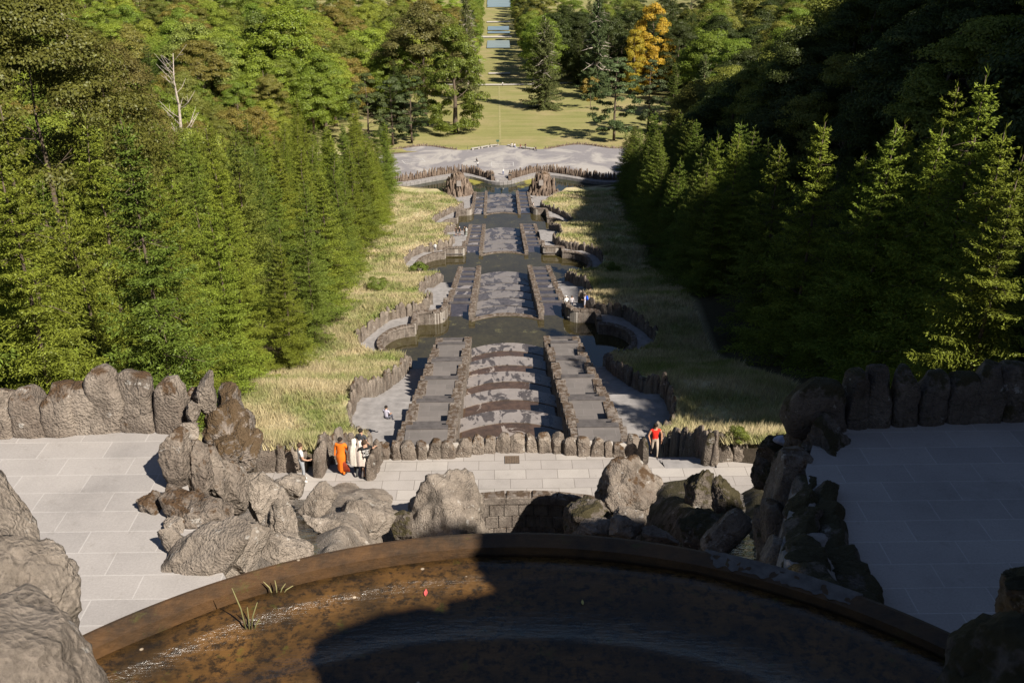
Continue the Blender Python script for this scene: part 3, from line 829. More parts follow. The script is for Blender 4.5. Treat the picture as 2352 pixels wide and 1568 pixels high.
# left group, beside the left terrace
B_ = [
 (484, 600, 930, 1100, 21.6, 'tall moss-browned rock pile rising at the end of the left stone parapet', 0.12, 1.2, 1, 'tuff_moss'),
 (505, 548, 888, 985, 22.0, 'mossy flat-topped rock crowning the left rock pile', 0.05, 1.0, 2, 'tuff_moss'),
 (470, 545, 930, 1050, 21.3, 'moss-patched leaning rock on the left face of the rock pile', -.15, 1.0, 3, 'tuff_moss'),
 (528, 604, 990, 1092, 21.2, 'rough rock on the grass side of the left rock pile', .25, 1.0, 4, 'tuff_moss'),
 (495, 556, 1000, 1060, 20.6, 'round dark-brown mossy knob on the front of the left rock pile', 0, .8, 5, 'tuff_moss'),
 (457, 487, 862, 950, 21.2, 'slim pale finger of stone standing above the left rock pile', .05, .9, 6, 'tuff_pale'),
 (424, 462, 892, 930, 21.6, 'small dark stone behind the slim pale standing stone', 0, .9, 7, 'tuff'),
 (428, 458, 920, 975, 20.9, 'short pale stone in front of the slim standing stone', 0, .9, 8, 'tuff_pale'),
 (408, 458, 966, 1010, 20.5, 'low pale block where the left parapet ends', 0, .9, 9, 'tuff_pale'),
 (377, 442, 995, 1128, 19.4, 'big squarish upright stone at the edge of the left terrace', -.05, .75, 10, 'tuff'),
 (438, 480, 1016, 1136, 19.6, 'narrow upright stone wedged right of the big squarish one', -.08, .9, 11, 'tuff'),
 (462, 528, 1034, 1162, 20.2, 'half-shaded upright stone in the middle of the left group', -.18, .9, 12, 'tuff'),
 (506, 566, 1056, 1178, 20.6, 'sunlit pointed stone right of the half-shaded one', -.2, .9, 13, 'tuff'),
 (558, 634, 1078, 1190, 22.5, 'broad smooth pale rock at the head of the dark hollow', .1, 1.0, 14, 'tuff_pale'),
 (312, 392, 1128, 1214, 18.8, 'low wedge-shaped boulder lying out on the left terrace', -.55, 1.0, 16, 'tuff'),
 (372, 430, 1184, 1230, 18.2, 'small round boulder tucked under the long lying boulder', .2, 1.0, 17, 'tuff_pale'),
 (366, 430, 1206, 1286, 17.6, 'blunt pale boulder at the upper left of the great rock tongue', -.5, 1.0, 18, 'tuff_pale'),
 (598, 652, 1110, 1162, 29.5, 'pale domed rock at the top of the dark hollow', 0, 1.0, 20, 'tuff_pale'),
 (626, 696, 1082, 1142, 35.0, 'flat pale rock beside the boy in the white shirt', .2, 1.0, 21, 'tuff_pale'),
 (600, 716, 1220, 1310, 23.5, 'wide pale rock foot by the bowl rim, left of the left-hand stream', .25, 1.0, 23, 'tuff_pale'),
 (768, 906, 1134, 1250, 33.6, 'rounded boulder with a white patch on top, in the shallow pool', .15, .9, 26, 'tuff_pale'),
 (944, 1122, 1090, 1280, 34.2, 'massive pale boulder with a central ridge, left of the sunken pool', 0, .9, 27, 'tuff_pale'),
 (890, 960, 1175, 1250, 33.8, 'dark wet rock between the two pale boulders', .3, .9, 28, 'tuff_dark'),
 (1364, 1508, 1056, 1226, 34.6, 'largest boulder right of the sunken pool, square-shouldered with a pale seam', .04, .85, 29, 'tuff'),
 (1300, 1392, 1150, 1256, 33.6, 'shaded wedge of rock at the left foot of the largest boulder', -.75, .9, 30, 'tuff_dark'),
 (1318, 1410, 1180, 1262, 32.6, 'sunlit craggy rock in front of the shaded wedge', -.3, .9, 31, 'tuff_pale'),
 (1400, 1490, 1168, 1222, 32.8, 'squat rock lying against the front of the largest boulder', .1, .8, 32, 'tuff_pale'),
 (1405, 1470, 1190, 1236, 31.9, 'round knob of rock ringed with white mortar', 0, 1.0, 33, 'tuff_pale'),
 (1470, 1554, 1204, 1256, 32.0, 'sunlit rounded rock left of the right-hand hollow', .3, .9, 34, 'tuff_pale'),
 (1566, 1652, 1078, 1196, 34.2, 'dark pointed boulder standing before the bright plaza paving', .15, .9, 35, 'tuff_dark'),  # dark stone colour stands in for the shade on this boulder
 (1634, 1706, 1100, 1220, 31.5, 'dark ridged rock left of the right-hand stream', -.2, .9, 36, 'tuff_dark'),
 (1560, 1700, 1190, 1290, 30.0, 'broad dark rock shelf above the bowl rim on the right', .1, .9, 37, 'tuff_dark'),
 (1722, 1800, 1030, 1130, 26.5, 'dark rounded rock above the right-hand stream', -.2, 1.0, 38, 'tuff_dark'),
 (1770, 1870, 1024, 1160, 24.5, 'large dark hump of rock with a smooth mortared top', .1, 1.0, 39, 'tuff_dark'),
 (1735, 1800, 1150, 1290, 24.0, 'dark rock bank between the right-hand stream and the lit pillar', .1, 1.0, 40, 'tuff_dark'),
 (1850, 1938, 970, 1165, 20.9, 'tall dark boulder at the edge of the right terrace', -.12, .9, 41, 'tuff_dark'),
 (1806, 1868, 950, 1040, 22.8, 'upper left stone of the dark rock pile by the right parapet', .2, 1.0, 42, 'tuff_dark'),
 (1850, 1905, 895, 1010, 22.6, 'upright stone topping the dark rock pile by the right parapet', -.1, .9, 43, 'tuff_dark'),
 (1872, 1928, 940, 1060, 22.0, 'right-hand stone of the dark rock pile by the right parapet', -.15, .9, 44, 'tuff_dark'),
 (1740, 1830, 1000, 1060, 25.5, 'flat dark rock with a pale crumpled cloth on it', .1, .9, 45, 'tuff_dark'),
]
for (x0, x1, y0, y1, d, lab, tilt, deep, sd, mt) in B_:
    big = (x1 - x0) > 110 or (y1 - y0) > 140
    boulder(x0, x1, y0, y1, d, lab, tilt, deep, sd, mt, sub=5, rough=.115)
def rock(cx, cy, ln, wd, tilt, d, label, deep, seed, mat, rough=.11, p=3.1, chops=16, flat=.80, name='boulder', cat='boulder'):
    """a long rock: length along its own axis, tilt > 0 when its right end is lower in the picture"""
    hl, hw = ln / 2 * d / FPX * 1.1, wd / 2 * d / FPX * 1.1
    o = link(name, boulder_mesh(seed, (hl, hw * deep, hw), chops, rough, 5, p, mat, flat))
    r_ = _rt; f_ = Vector((0, 1, 0)); f_ = (f_ - r_ * f_.dot(r_)).normalized(); u_ = r_.cross(f_)
    zz = (_up * .6 + Vector((0, 0, 1)) * .4).normalized(); yy = zz.cross(r_).normalized(); xx = yy.cross(zz)
    o.matrix_world = Matrix.Translation(atd(cx, cy, d)) @ (Matrix((xx, yy, zz)).transposed() @ Matrix.Rotation(tilt, 3, 'Y')).to_4x4()
    return tag(o, label, cat)
rock(472, 1180, 205, 92, .40, 18.6, 'long boulder lying on its side below the upright stones', 1.2, 15, 'tuff')
rock(470, 1282, 270, 118, -.58, 17.4, 'great smooth tongue of pale rock sloping down onto the left terrace', 1.1, 19, 'tuff_pale', .07)
rock(548, 1262, 150, 90, -.75, 18.4, 'inner flank of pale rock beside the great tongue, partly in shadow', 1.1, 119, 'tuff_pale', .08)
rock(652, 1204, 160, 66, 1.42, 26.5, 'tall pale rock pillar left of the left-hand stream', 1.1, 22, 'tuff_pale', .09)
rock(728, 1160, 110, 52, -.95, 34.0, 'hooked ridge of rock right of the left-hand stream', 1.0, 24, 'tuff_pale')
rock(775, 1222, 165, 50, .46, 31.6, 'low curved rock ridge just above the bowl rim', 1.0, 25, 'tuff_pale')
rock(590, 1130, 100, 70, 1.2, 23.5, 'sunlit rock shoulder between the mossy pile and the domed rock', 1.0, 125, 'tuff_pale')
rock(640, 1270, 130, 70, .3, 23.0, 'pale rock foot behind the bowl rim, at the lower end of the pillar', 1.0, 126, 'tuff_pale')
# three squared stones that catch the sun on the right, and a stone log
boulder(1786, 1828, 1046, 1200, 20.6, 'tall squared stone pillar with one sunlit side, right of the stream', .06, .9, 61, 'tuff', 'stone_pillar', 'stone pillar', 4, .05, 5)
boulder(1758, 1808, 1158, 1236, 20.3, 'short squared stone stump with a bright flat top', 0, 1.0, 62, 'tuff', 'stone_pillar', 'stone pillar', 3, .05, 6)
boulder(1748, 1796, 1240, 1345, 18.2, 'leaning squared stone close behind the dark bowl rim', 0, .9, 63, 'tuff', 'stone_pillar', 'stone pillar', 4, .06, 5)
rock(1668, 1226, 118, 56, -.82, 27.5, 'log-shaped stone with a bright sawn-looking end', 1.0, 64, 'tuff', .05, 4, 3, .95, 'stone_log', 'stone')
# pale mortar caps and the white patch
def cap(px, py, d, w, h, label, mat='white'):
    m = MB(); m.blob((0, 0, 0), w / 2 * d / FPX, h / 2 * d / FPX, .04, 0, 2)
    for i, v in enumerate(m.v):
        q = noise.noise(Vector(v) * 2.5 + Vector((px, py, 0))) * .3 + 1; m.v[i] = (v[0] * q, v[1] * q, v[2])
    o = m.build('lime_patch', MAT[mat], None, True, atd(px, py, d)); tag(o, label, 'lime patch'); return o

# foreground rocks at both lower corners, and at the left edge of the terrace
boulder(-200, 205, 1425, 1820, 5.4, 'speckled pale rock in the lower left corner, hiding the end of the bowl rim', .70, 1.0, 71, 'tuff_pale', rough=.085, sub=5, p=2.4, flat=.92)
boulder(-70, 195, 1225, 1560, 8.4, 'pale rounded rock standing behind the corner rock on the left', .25, .8, 72, 'tuff_pale', rough=.085, sub=5, flat=.9)
boulder(-90, 66, 1110, 1480, 9.6, 'pale rock half cut off by the left edge above the lower left corner', -.1, .9, 73, 'tuff_pale', rough=.07, sub=5)
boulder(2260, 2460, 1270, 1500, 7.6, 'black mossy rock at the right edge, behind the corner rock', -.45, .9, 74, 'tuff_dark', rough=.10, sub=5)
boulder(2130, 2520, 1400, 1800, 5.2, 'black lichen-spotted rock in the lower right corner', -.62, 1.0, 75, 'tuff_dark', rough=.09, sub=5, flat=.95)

# ---- parapet stones of the two side terraces and of the plaza: every stone a part
def px_stone(o, x0, x1, yt, yb, z, deep, seed, mat, lean=0.0, sink=.3):
    p = atz((x0 + x1) / 2, yb, z)
    d = (p - CAMP).dot(_fw)
    w = (x1 - x0) * d / FPX
    xt = (x0 + x1) / 2 - lean
    q = aty(xt, yt, p.y + deep * .5)
    h = q.z - z
    me = stone_mesh('stone', w * 1.0, deep, h + sink, seed, 4, 6.5, .05, mat, lean=0, top=.95, zk=.5)
    s = link('stone', me, o)
    s.location = (p.x - o.location.x, p.y + deep * .5 - o.location.y, z - sink - o.location.z)
    s.rotation_euler = (R.uniform(-.04, .04), (q.x - p.x) / max(h, .3), R.uniform(-.08, .08))
    return s
def parapet(name, label, z, lst, mat, deep):
    p0 = atz(lst[0][0], lst[0][3], z)
    o = empty(name, p0); tag(o, label, 'parapet', None)
    pts_ = [atz((q[0] + q[1]) / 2, q[3], z) for q in lst]
    mb_ = MB(); block_run(mb_, [(p.x - p0.x, p.y + deep * .6 - p0.y) for p in pts_], deep * .45, lambda p: -.3, lambda p: .5 if z < 5 else .6, .8, 0, .03)
    mb_.build('mortar', MAT['mortar'] if mat == 'tuff' else MAT['tuff_dark'], o)
    for i, (x0, x1, yt, yb) in enumerate(lst): px_stone(o, x0 - 1, x1 + 1, yt, yb, z, deep, hash((name, i)) % 999 if False else 500 + i + int(z * 10), mat, 4 if z > 5 and x0 < 1000 else 0)
    return o
parapet('stone_parapet', 'parapet of tall sunlit standing stones along the left terrace', ZT,
        [(-110, -62, 900, 1010), (-64, -20, 885, 1009), (-22, 26, 886, 1008), (24, 106, 889, 1006), (97, 172, 876, 1003), (153, 222, 874, 999), (200, 280, 842, 996), (268, 354, 856, 995), (355, 428, 868, 997)], 'tuff', .75)
parapet('stone_parapet', 'parapet of rounded shaded standing stones along the right terrace', ZT,
        [(1812, 1945, 866, 992), (1942, 1996, 850, 986), (1988, 2050, 833, 984), (2052, 2113, 841, 981), (2111, 2176, 852, 977), (2173, 2252, 851, 974), (2246, 2309, 830, 972), (2303, 2378, 830, 970), (2378, 2450, 838, 968)], 'tuff_dark', .75)
mp = []
xs_ = [180, 265, 340, 440, 515, 608, 710, 815, 898, 983, 1075, 1174, 1262, 1355, 1440, 1530, 1616, 1711, 1766, 1856, 1945]
tp = [875, 865, 868, 865, 850, 860, 838, 815, 828, 808, 808, 815, 808, 802, 828, 838, 842, 858, 875, 820]
bt = [990, 992, 992, 990, 986, 985, 972, 955, 948, 945, 943, 942, 945, 950, 962, 970, 970, 972, 972, 974]
for i in range(20): mp.append((803.9 + .3418 * xs_[i], 803.9 + .3418 * xs_[i + 1], 717.8 + .3418 * tp[i], 717.8 + .3418 * bt[i]))
parapet('stone_parapet', 'curved parapet of squat weathered stones along the far edge of the plaza', 0.0, mp, 'tuff', .55)
parapet('stone_parapet', 'three upright stones at the left end of the plaza, behind the boy in white', 0.0,
        [(588, 630, 1010, 1086), (629, 658, 1020, 1086), (655, 686, 1016, 1086), (684, 704, 1030, 1084)], 'tuff', .5)
parapet('stone_parapet', 'low upright stones before the bright grass at the right end of the plaza', 0.0,
        [(1627, 1653, 1022, 1062), (1653, 1685, 1017, 1061), (1685, 1719, 998, 1061), (1718, 1765, 1001, 1059), (1764, 1800, 997, 1056)], 'tuff', .5)
# walls along the heads of the two stair paths: line of stones from the plaza down
stone_row('stone_wall', 'row of leaning stones between the boy in white and the woman in orange', 'stone wall', [xy(728, 1098, 0), xy(742, 1078, 0), xy(757, 1060, -.2), (-7.75, 36.5)], 1.15, 1.5, .4, .6, lambda p: zpath(p.y), None, .4, .45)
stone_row('stone_wall', 'short row of stones beside the man in black, at the left parapet end', 'stone wall', [xy(848, 1102, 0), xy(862, 1075, 0), xy(874, 1058, 0)], 1.1, 1.4, .4, .6, lambda p: 0.0, None, .4, .45)
stone_row('stone_wall', 'single jagged stone at the right end of the parapet, left of the woman in red', 'stone wall', [xy(1466, 1052, 0), xy(1484, 1068, 0)], 1.1, 1.3, .5, .7, lambda p: 0.0, None, .4, .45, STONES_D)
stone_row('stone_wall', 'dark wall of upright stones right of the woman in red', 'stone wall', [xy(1612, 1064, 0), (8.3, 34.0), (7.95, 36.5)], 1.15, 1.5, .35, .55, lambda p: zpath(p.y), None, .4, .45, STONES_D)

# ---- sunken pool in front of the plaza, the rocky slopes under the boulders, the two streams
def basin_curve(y0, n=21): return [(x, y0 + .55 * (1 - (x / 3.4) ** 2)) for x in np.linspace(-3.4, 3.4, n)]
pw = empty('basin_wall', (0, 31.7, 0)); tag(pw, 'curved masonry wall with coping round the sunken mossy pool, in front of the plaza', 'wall')
b = MB(); 
for i, (za, zb) in enumerate(((-2.2, -1.42), (-1.4, -.85), (-.83, -.3))):
    block_run(b, [(x, y - 31.7) for x, y in basin_curve(31.25 - .03 * i)], .4, lambda p, za=za: za, lambda p, zb=zb: zb, .48 + .05 * i, .02, .02)
b.build('courses', MAT['block'], pw)
m = MB(); block_run(m, [(x, y - 31.7) for x, y in basin_curve(31.3)], .3, lambda p: -2.2, lambda p: -.32, .4, 0, 0); m.build('mortar', MAT['mortar'], pw)
k = MB(); block_run(k, [(x, y - 31.7) for x, y in basin_curve(31.2)], .5, lambda p: -.28, lambda p: .03, .95, .015, .015); k.build('coping', MAT['block'], pw)
MAT['moss_pool'] = m_water('moss_pool', (.02, .022, .006), (.05, .05, .01), .9, .15, 6, .3, scum=(.20, .24, .02), scum_at=.5, scum_scale=.9)
slab('pool_water', [(-6.2, 24), (6.2, 24), (6.2, 31.1), (-6.2, 31.1)], -1.75, .3, MAT['moss_pool'])
def stream_x(y): return 5.95 + (y - 21.8) * .235
def slope_z(x, y, sg):
    t = abs(x)
    top = max((32.4 - y) * .47, -.3) + max(19 - y, 0) * .75
    top = min(top, 10.4)
    k = sstep(3.6, 5.6, t)
    z = -1.2 + (top + 1.2) * k
    g = math.exp(-((t - stream_x(y)) / .6) ** 2)
    z -= g * .5
    return z + noise.fractal(Vector((x * .8, y * .8, sg)), 1, 2, 4) * .28 * (1 - g)
for sg in (-1, 1):
    V, F = [], []
    xs_, ys_ = np.linspace(2.6, 10.6, 52), np.linspace(8.5, 32.6, 100)
    for y in ys_:
        for x in xs_: V.append((sg * x, y, slope_z(sg * x, y, sg)))
    n = len(xs_)
    for i in range(len(ys_) - 1):
        for c in range(n - 1):
            q = (i * n + c, i * n + c + 1, (i + 1) * n + c + 1, (i + 1) * n + c)
            F.append(q if sg > 0 else q[::-1])
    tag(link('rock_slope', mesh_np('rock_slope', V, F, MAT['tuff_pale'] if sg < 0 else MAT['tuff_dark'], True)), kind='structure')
    V, F = [], []
    for i, y in enumerate(np.linspace(16, 33.2, 70)):
        sx = stream_x(y)
        for c in range(7):
            x = sx - .62 + c * .207
            V.append((sg * x, y, slope_z(sg * sx, y, sg) + .13 + .03 * math.sin(y * 9 + c) ))
    for i in range(69):
        for c in range(6):
            q = (i * 7 + c, i * 7 + c + 1, (i + 1) * 7 + c + 1, (i + 1) * 7 + c)
            F.append(q if sg > 0 else q[::-1])
    tag(link('stream_water', mesh_np('stream_water', V, F, MAT['stream'], True)), kind='structure')

# ---- rubble retaining wall on the inner edge of the right terrace
def m_rubble():
    t = NT('rubble_masonry')
    v = t.mapping(t.pos(), sc=(1.35, 1.0, 1.0))
    e = t.vor(1.45, 'DISTANCE_TO_EDGE', vec=v)
    f = t.ramp(e, [(.035, 0.), (.075, 1.)])
    st = t.mix(t.noise(1.1, 5), (.06, .048, .038), (.15, .125, .105))
    st = t.mix(.7, st, t.ramp(t.noise(14, 5, .8), [(.3, .5), (.7, 1.2)]), 'MULTIPLY')
    c = t.mix(f, (.21, .185, .165), st)
    return t.pbr(c, .9, t.bump(t.math('ADD', t.math('MULTIPLY', f, .6), t.math('MULTIPLY', t.noise(12, 5, .7), .5)), .9, .08), .2)
MAT['rubble'] = m_rubble()
rp = [(atz(1900, 1150, ZT), atd(1815, 1138, 20.3)), (atz(1925, 1225, ZT), atd(1806, 1215, 18.9)), (atz(1968, 1300, ZT), atd(1790, 1290, 17.6)), (atz(2010, 1360, ZT), atd(1795, 1340, 16.6)), (atz(2046, 1425, ZT), atd(1880, 1420, 15.2)), (atz(2075, 1500, ZT), atd(1900, 1500, 14.2))]
V, F = [], []
N_ = 22
rows = []
for i in range(60):
    t = i / 59 * (len(rp) - 1); k = min(int(t), len(rp) - 2); u = t - k
    a = rp[k][0].lerp(rp[k + 1][0], u); b_ = rp[k][1].lerp(rp[k + 1][1], u)
    for c in range(N_ + 7):
        s = c / N_
        p = a.lerp(b_, min(s, 1))
        p.z += math.sin(min(s, 1) * math.pi * .5) * .35
        if s > 1: p = p + Vector((-.12, 0, -1.0)) * (s - 1) * 9
        if c == 0: p.z -= .25
        q = noise.voronoi(p * 1.1)[0]
        p.z += min((q[1] - q[0]) * .5, .16) * (1 if 0 < c else 0) + R.uniform(-.012, .012)
        V.append(p[:])
for i in range(59):
    for c in range(N_ + 6): F.append((i * (N_ + 7) + c, i * (N_ + 7) + c + 1, (i + 1) * (N_ + 7) + c + 1, (i + 1) * (N_ + 7) + c))
rw_ = empty('rubble_wall', rp[2][0]); tag(rw_, 'dark stepped rubble wall with pale mortar joints along the right terrace edge', 'rubble wall')
wo = rw_.location
mo_ = link('mortar', mesh_np('mortar', [(v[0] - wo.x, v[1] - wo.y, v[2] - wo.z - .07) for v in V], F, m_plain('grey_mortar', (.20, .18, .165), .95, .4, 9), True), rw_)
rr_ = random.Random(5)
for i in range(11):
    t0 = (i + .5) / 11 * (len(rp) - 1); k = min(int(t0), len(rp) - 2); u = t0 - k
    a = rp[k][0].lerp(rp[k + 1][0], u); b_ = rp[k][1].lerp(rp[k + 1][1], u)
    ax_ = (rp[k + 1][0] - rp[k][0]).normalized(); sp_ = (b_ - a)
    n_ = max(2, round(sp_.length / .72)); off = rr_.uniform(-.2, .2)
    for q in range(n_):
        s_ = (q + .5 + off * .4) / n_
        p = a.lerp(b_, s_) + Vector((0, 0, math.sin(s_ * math.pi * .5) * .35)) + ax_ * rr_.uniform(-.07, .07)
        zx = sp_.normalized(); zn = ax_.cross(zx).normalized()
        if zn.z < 0: zn = -zn
        lw, lh = sp_.length / n_ * rr_.uniform(.80, .98), 9.2 / 11 * rr_.uniform(.78, .98)
        st_ = link('stone', boulder_mesh(900 + i * 7 + q, (lw * .56, lh * .56, .17), 9, .07, 4, 6.0, 'tuff_dark', .92), rw_)
        yx = zn.cross(zx).normalized()
        st_.matrix_world = Matrix.Translation(p - wo - zn * .06) @ Matrix((zx, yx, zn)).transposed().to_4x4() @ Matrix.Rotation(rr_.uniform(-.25, .25), 4, 'Z')
cl = MB(); cl.blob((0, 0, 0), .22, .14, .12, 0, 3)
for i, v in enumerate(cl.v): cl.v[i] = (Vector(v) * (1 + noise.fractal(Vector(v) * 5, 1, 2, 3) * .35))[:]
tag(cl.build('cloth', m_plain('pale_blue_cloth', (.30, .32, .40), .9), None, True, atd(1797, 1011, 25.0)), 'crumpled pale blue-grey cloth lying on a dark rock', 'cloth')
def smear(px0, py0, px1, py1, d, w, label): pass

# ---- the bowl under the viewpoint
ZB = 17.5
def m_rust(name, wetrim):
    t = NT(name)
    a = t.noise(2.2, 8, .7); b2 = t.noise(14, 6, .75)
    c = t.mix(t.ramp(a, [(.38, 0.), (.62, 1.)]), (.036, .021, .008), (.112, .056, .016))
    if wetrim: c = t.mix(1.0, c, (.85, .80, .80), 'MULTIPLY')
    c = t.mix(t.ramp(b2, [(.48, 0.), (.60, .9)]), c, (.016, .011, .006)) if not wetrim else t.mix(.5, c, t.ramp(b2, [(.3, .5), (.7, 1.2)]), 'MULTIPLY')
    g_ = t.noise(5, 6, .7)
    c = t.mix(t.ramp(g_, [(.60, 0.), (.70, .55)]), c, (.07, .075, .012))
    sp = t.vor(3.2)
    c = t.mix(t.ramp(sp, [(.03, .9), (.05, 0.)]), c, (.42, .34, .25))
    h = t.math('ADD', t.math('MULTIPLY', t.noise(11, 4, .6, vec=t.mapping(t.pos(), sc=(.35, 1.3, 1))), .7), t.math('MULTIPLY', b2, .5 if wetrim else .3))
    return t.pbr(c, (.24 if not wetrim else .75), t.bump(h, .55, .03), .5)
MAT['rust_rim'] = m_rust('rusty_bowl_rim', True); MAT['rust_bed'] = m_rust('silty_bowl_bed', False)
bo = empty('fountain_bowl', (CAMP.x + .02, CAMP.y + 1.82, ZB)); tag(bo, 'huge shallow round bowl with rusty wet rim directly below the viewpoint', 'fountain bowl')
RB = 4.2
def lathe(prof, n=280):
    V, F = [], []
    for r_, z in prof:
        for i in range(n):
            t = 2 * math.pi * i / n
            V.append((r_ * math.cos(t), r_ * math.sin(t), z))
    for j in range(len(prof) - 1):
        for i in range(n): F.append((j * n + i, j * n + (i + 1) % n, (j + 1) * n + (i + 1) % n, (j + 1) * n + i))
    return V, F
V, F = lathe([(1.5, -1.6), (3.6, -.7), (4.12, -.25), (RB, -.05), (RB - .015, 0), (RB - .04, .004), (RB - .16, -.022), (RB - .162, -.2)])
link('rim', mesh_np('rim', V, F, MAT['rust_rim'], False), bo)
V, F = lathe([(RB - .165, -.12), (RB - .20, -.08), (RB - .42, -.075), (RB - .43, -.095), (RB - .95, -.09), (RB - 1.0, -.075), (RB - 1.12, -.07), (RB - 1.15, -.10), (2.0, -.11), (.6, -.115), (.02, -.115)])
for i, v in enumerate(V): V[i] = (v[0], v[1], v[2] + noise.noise(Vector(v) * 2) * .012)
link('silt_bed', mesh_np('silt_bed', V, F, MAT['rust_bed'], True), bo)
# a broken, paler stretch of rim on the right
V, F = [], []
for i in range(60):
    a = math.radians(55 + 15 * i / 59)
    wv = .13 + .05 * noise.noise((i * .35, 0, 3))
    wv *= min(1, i / 3, (59 - i) / 3)
    for c in range(6):
        r_ = RB - .005 - wv * c / 5
        V.append((r_ * math.cos(a), r_ * math.sin(a), .012 - .026 * c / 5 + .006 * noise.noise((i * .4, c * .7, 1))))
for i in range(59):
    for c in range(5): F.append((i * 6 + c, i * 6 + c + 1, (i + 1) * 6 + c + 1, (i + 1) * 6 + c))
link('rim_patch', mesh_np('rim_patch', V, F, m_plain('worn_stone_rim', (.11, .095, .085), .7, .5, 9), True), bo)
# things lying or growing in the bowl
def sprig(px, py, blades, label, col):
    p = atz(px, py, ZB - .1)
    m = MB()
    for (dx, h, lean) in blades:
        m.tube([(dx, 0, 0), (dx + lean * .35, .01, h * .5), (dx + lean, .0, h)], [.006, .005, .002], 6)
    tag(m.build('sprig', m_plain(label.split()[0] + '_sprig', col, .7, .2), None, True, p), label, 'plant')
sprig(573, 1448, [(-.02, .36, -.05), (.01, .24, .07), (0, .2, .01), (.03, .1, .05)], 'thin three-stemmed reed growing out of the silt in the bowl', (.20, .19, .08))
sprig(636, 1366, [(-.03, .12, -.05), (0, .13, 0), (.02, .1, .05), (.04, .08, .08)], 'tiny pale tuft near the inner rim of the bowl', (.26, .23, .10))
def leaf(px, py, col, s, label):
    p = atz(px, py, ZB - .085)
    V = [(0, -.5, 0), (.16, -.2, .03), (.2, .1, .02), (0, .6, .06), (-.2, .1, .02), (-.16, -.2, .03), (0, .1, 0)]
    V = [(x * s, y * s, z * s) for x, y, z in V]
    F = [(0, 1, 6), (1, 2, 6), (2, 3, 6), (3, 4, 6), (4, 5, 6), (5, 0, 6)]
    me = bpy.data.meshes.new('leaf'); me.from_pydata(V, [], F); me.materials.append(m_plain(label.split()[0] + '_leaf', col, .6, .1)); me.update()
    tag(link('leaf', me, None, p), label, 'leaf')
leaf(978, 1361, (.55, .10, .09), .07, 'pink fallen leaf on the silt in the bowl')
leaf(1338, 1383, (.50, .40, .12), .05, 'yellow fallen leaf in the dark half of the bowl')
leaf(922, 1249, (.62, .55, .45), .04, 'pale fallen leaf on the sunlit rim of the bowl')

# ---- unseen masses added behind the viewpoint to shade the right terrace and half the bowl
def tower():  # plain block out of view, added to cast the right terrace's shade
    o = empty('added_shade_block', (46.5, -10.9, 11)); tag(o, 'unseen stone block added behind the viewpoint to shade the right terrace', 'shade block')
    m = MB(); m.box((0, 0, 0), 39.4, 14, 30, 0, 0, 0, 0)
    m.build('wall', MAT['tuff'], o)
    m = MB(); m.box((0, 0, 30), 40.2, 14.8, .8); m.build('shade_block_top', MAT['tuff'], o)
tower()
pr = empty('added_shade_pier', (4.1, -1.95, 11)); tag(pr, 'unseen rough pier added beside the viewpoint to shade half the bowl', 'rock pier')  # added out of view to shape the bowl's shadow edge
m = MB(); m.box((2.3, .2, 0), 4.6, 8.6, 12.6, 0, 0, .12); m.build('masonry', MAT['tuff'], pr)
m = MB(); m.box((-.93, 1.5, 0), 1.84, 2.1, 11.6, 0, 0, .1); m.build('ledge', MAT['tuff'], pr)
for i_, (yy_, zz_, r_) in enumerate(((1.0, 12.5, .5), (2.0, 12.7, .42), (2.9, 12.55, .5), (3.8, 12.5, .55), (4.3, 12.45, .5))):
    link('shade_crest_rock', boulder_mesh(90 + i_, (r_, r_ * 1.1, r_ * .9), 7, .1, 3, 2.4, 'tuff'), pr, (.22 - .12 * (i_ % 2), yy_, zz_))  # boulders added to make the pier's shadow edge uneven
l_ = link('shade_cap_rock', boulder_mesh(81, (.62, .6, .6), 6, .08, 3, 2.4, 'tuff'), pr, (-1.0, 2.2, 12.0))  # added to cast the rounded lobe of shade in the bowl

# ------------------------------------------------------------------ the lower basin, the gravel place and what stands round it
ZG = -48.9                                    # gravel
ZPR = -49.35                                  # promenade round the basin
def Yp(x):                                    # water-side edge of the promenade
    a = abs(x)
    if a < 10: return 237.4 - 3.0 * math.cos(math.pi * a / 10)
    if a < 27: return 236.9 + 3.5 * math.cos(math.pi * (a - 10) / 17)
    return 233.4
def Yq(x): return Yp(x) + 2.3 + .5 * math.exp(-((abs(x) - 10) / 3) ** 2)
def Yf(x): return 264.8 + 2.2 * math.cos(2 * math.pi * x / 21)
XS = np.linspace(-34, 34, 137)
me_poly = [(x, Yp(x) + .3) for x in XS] + [(36, 214), (12, 221), (6.6, 226.6), (-6.6, 226.6), (-12, 221), (-36, 214)]
slab('basin_water', me_poly, PB, .2, MAT['basin'])
def strip(name, fa, fb, z, mat, dz=0.0, kind='structure', xs=XS, thick=1.5):
    V, F = [], []
    for x in xs: V += [(x, fa(x), z), (x, fb(x), z + dz), (x, fa(x), z - thick), (x, fb(x), z + dz - thick)]
    for i in range(len(xs) - 1):
        a, b = i * 4, i * 4 + 4
        F += [(a, b, b + 1, a + 1), (a, a + 2, b + 2, b)]
    return tag(link(name, mesh_np(name, V, F, mat)), kind=kind)
strip('promenade', Yp, lambda x: Yq(x) + .6, ZPR, MAT['path'], 0, thick=.9)
kb = MB(); block_run(kb, [(x, Yp(x) + .1) for x in XS], .42, lambda p: PB - .4, lambda p: ZPR + .1, 1.0, .02, .015)
tag(kb.build('kerb', MAT['path']), 'pale stone kerb running round the far edge of the lower basin', 'kerb')
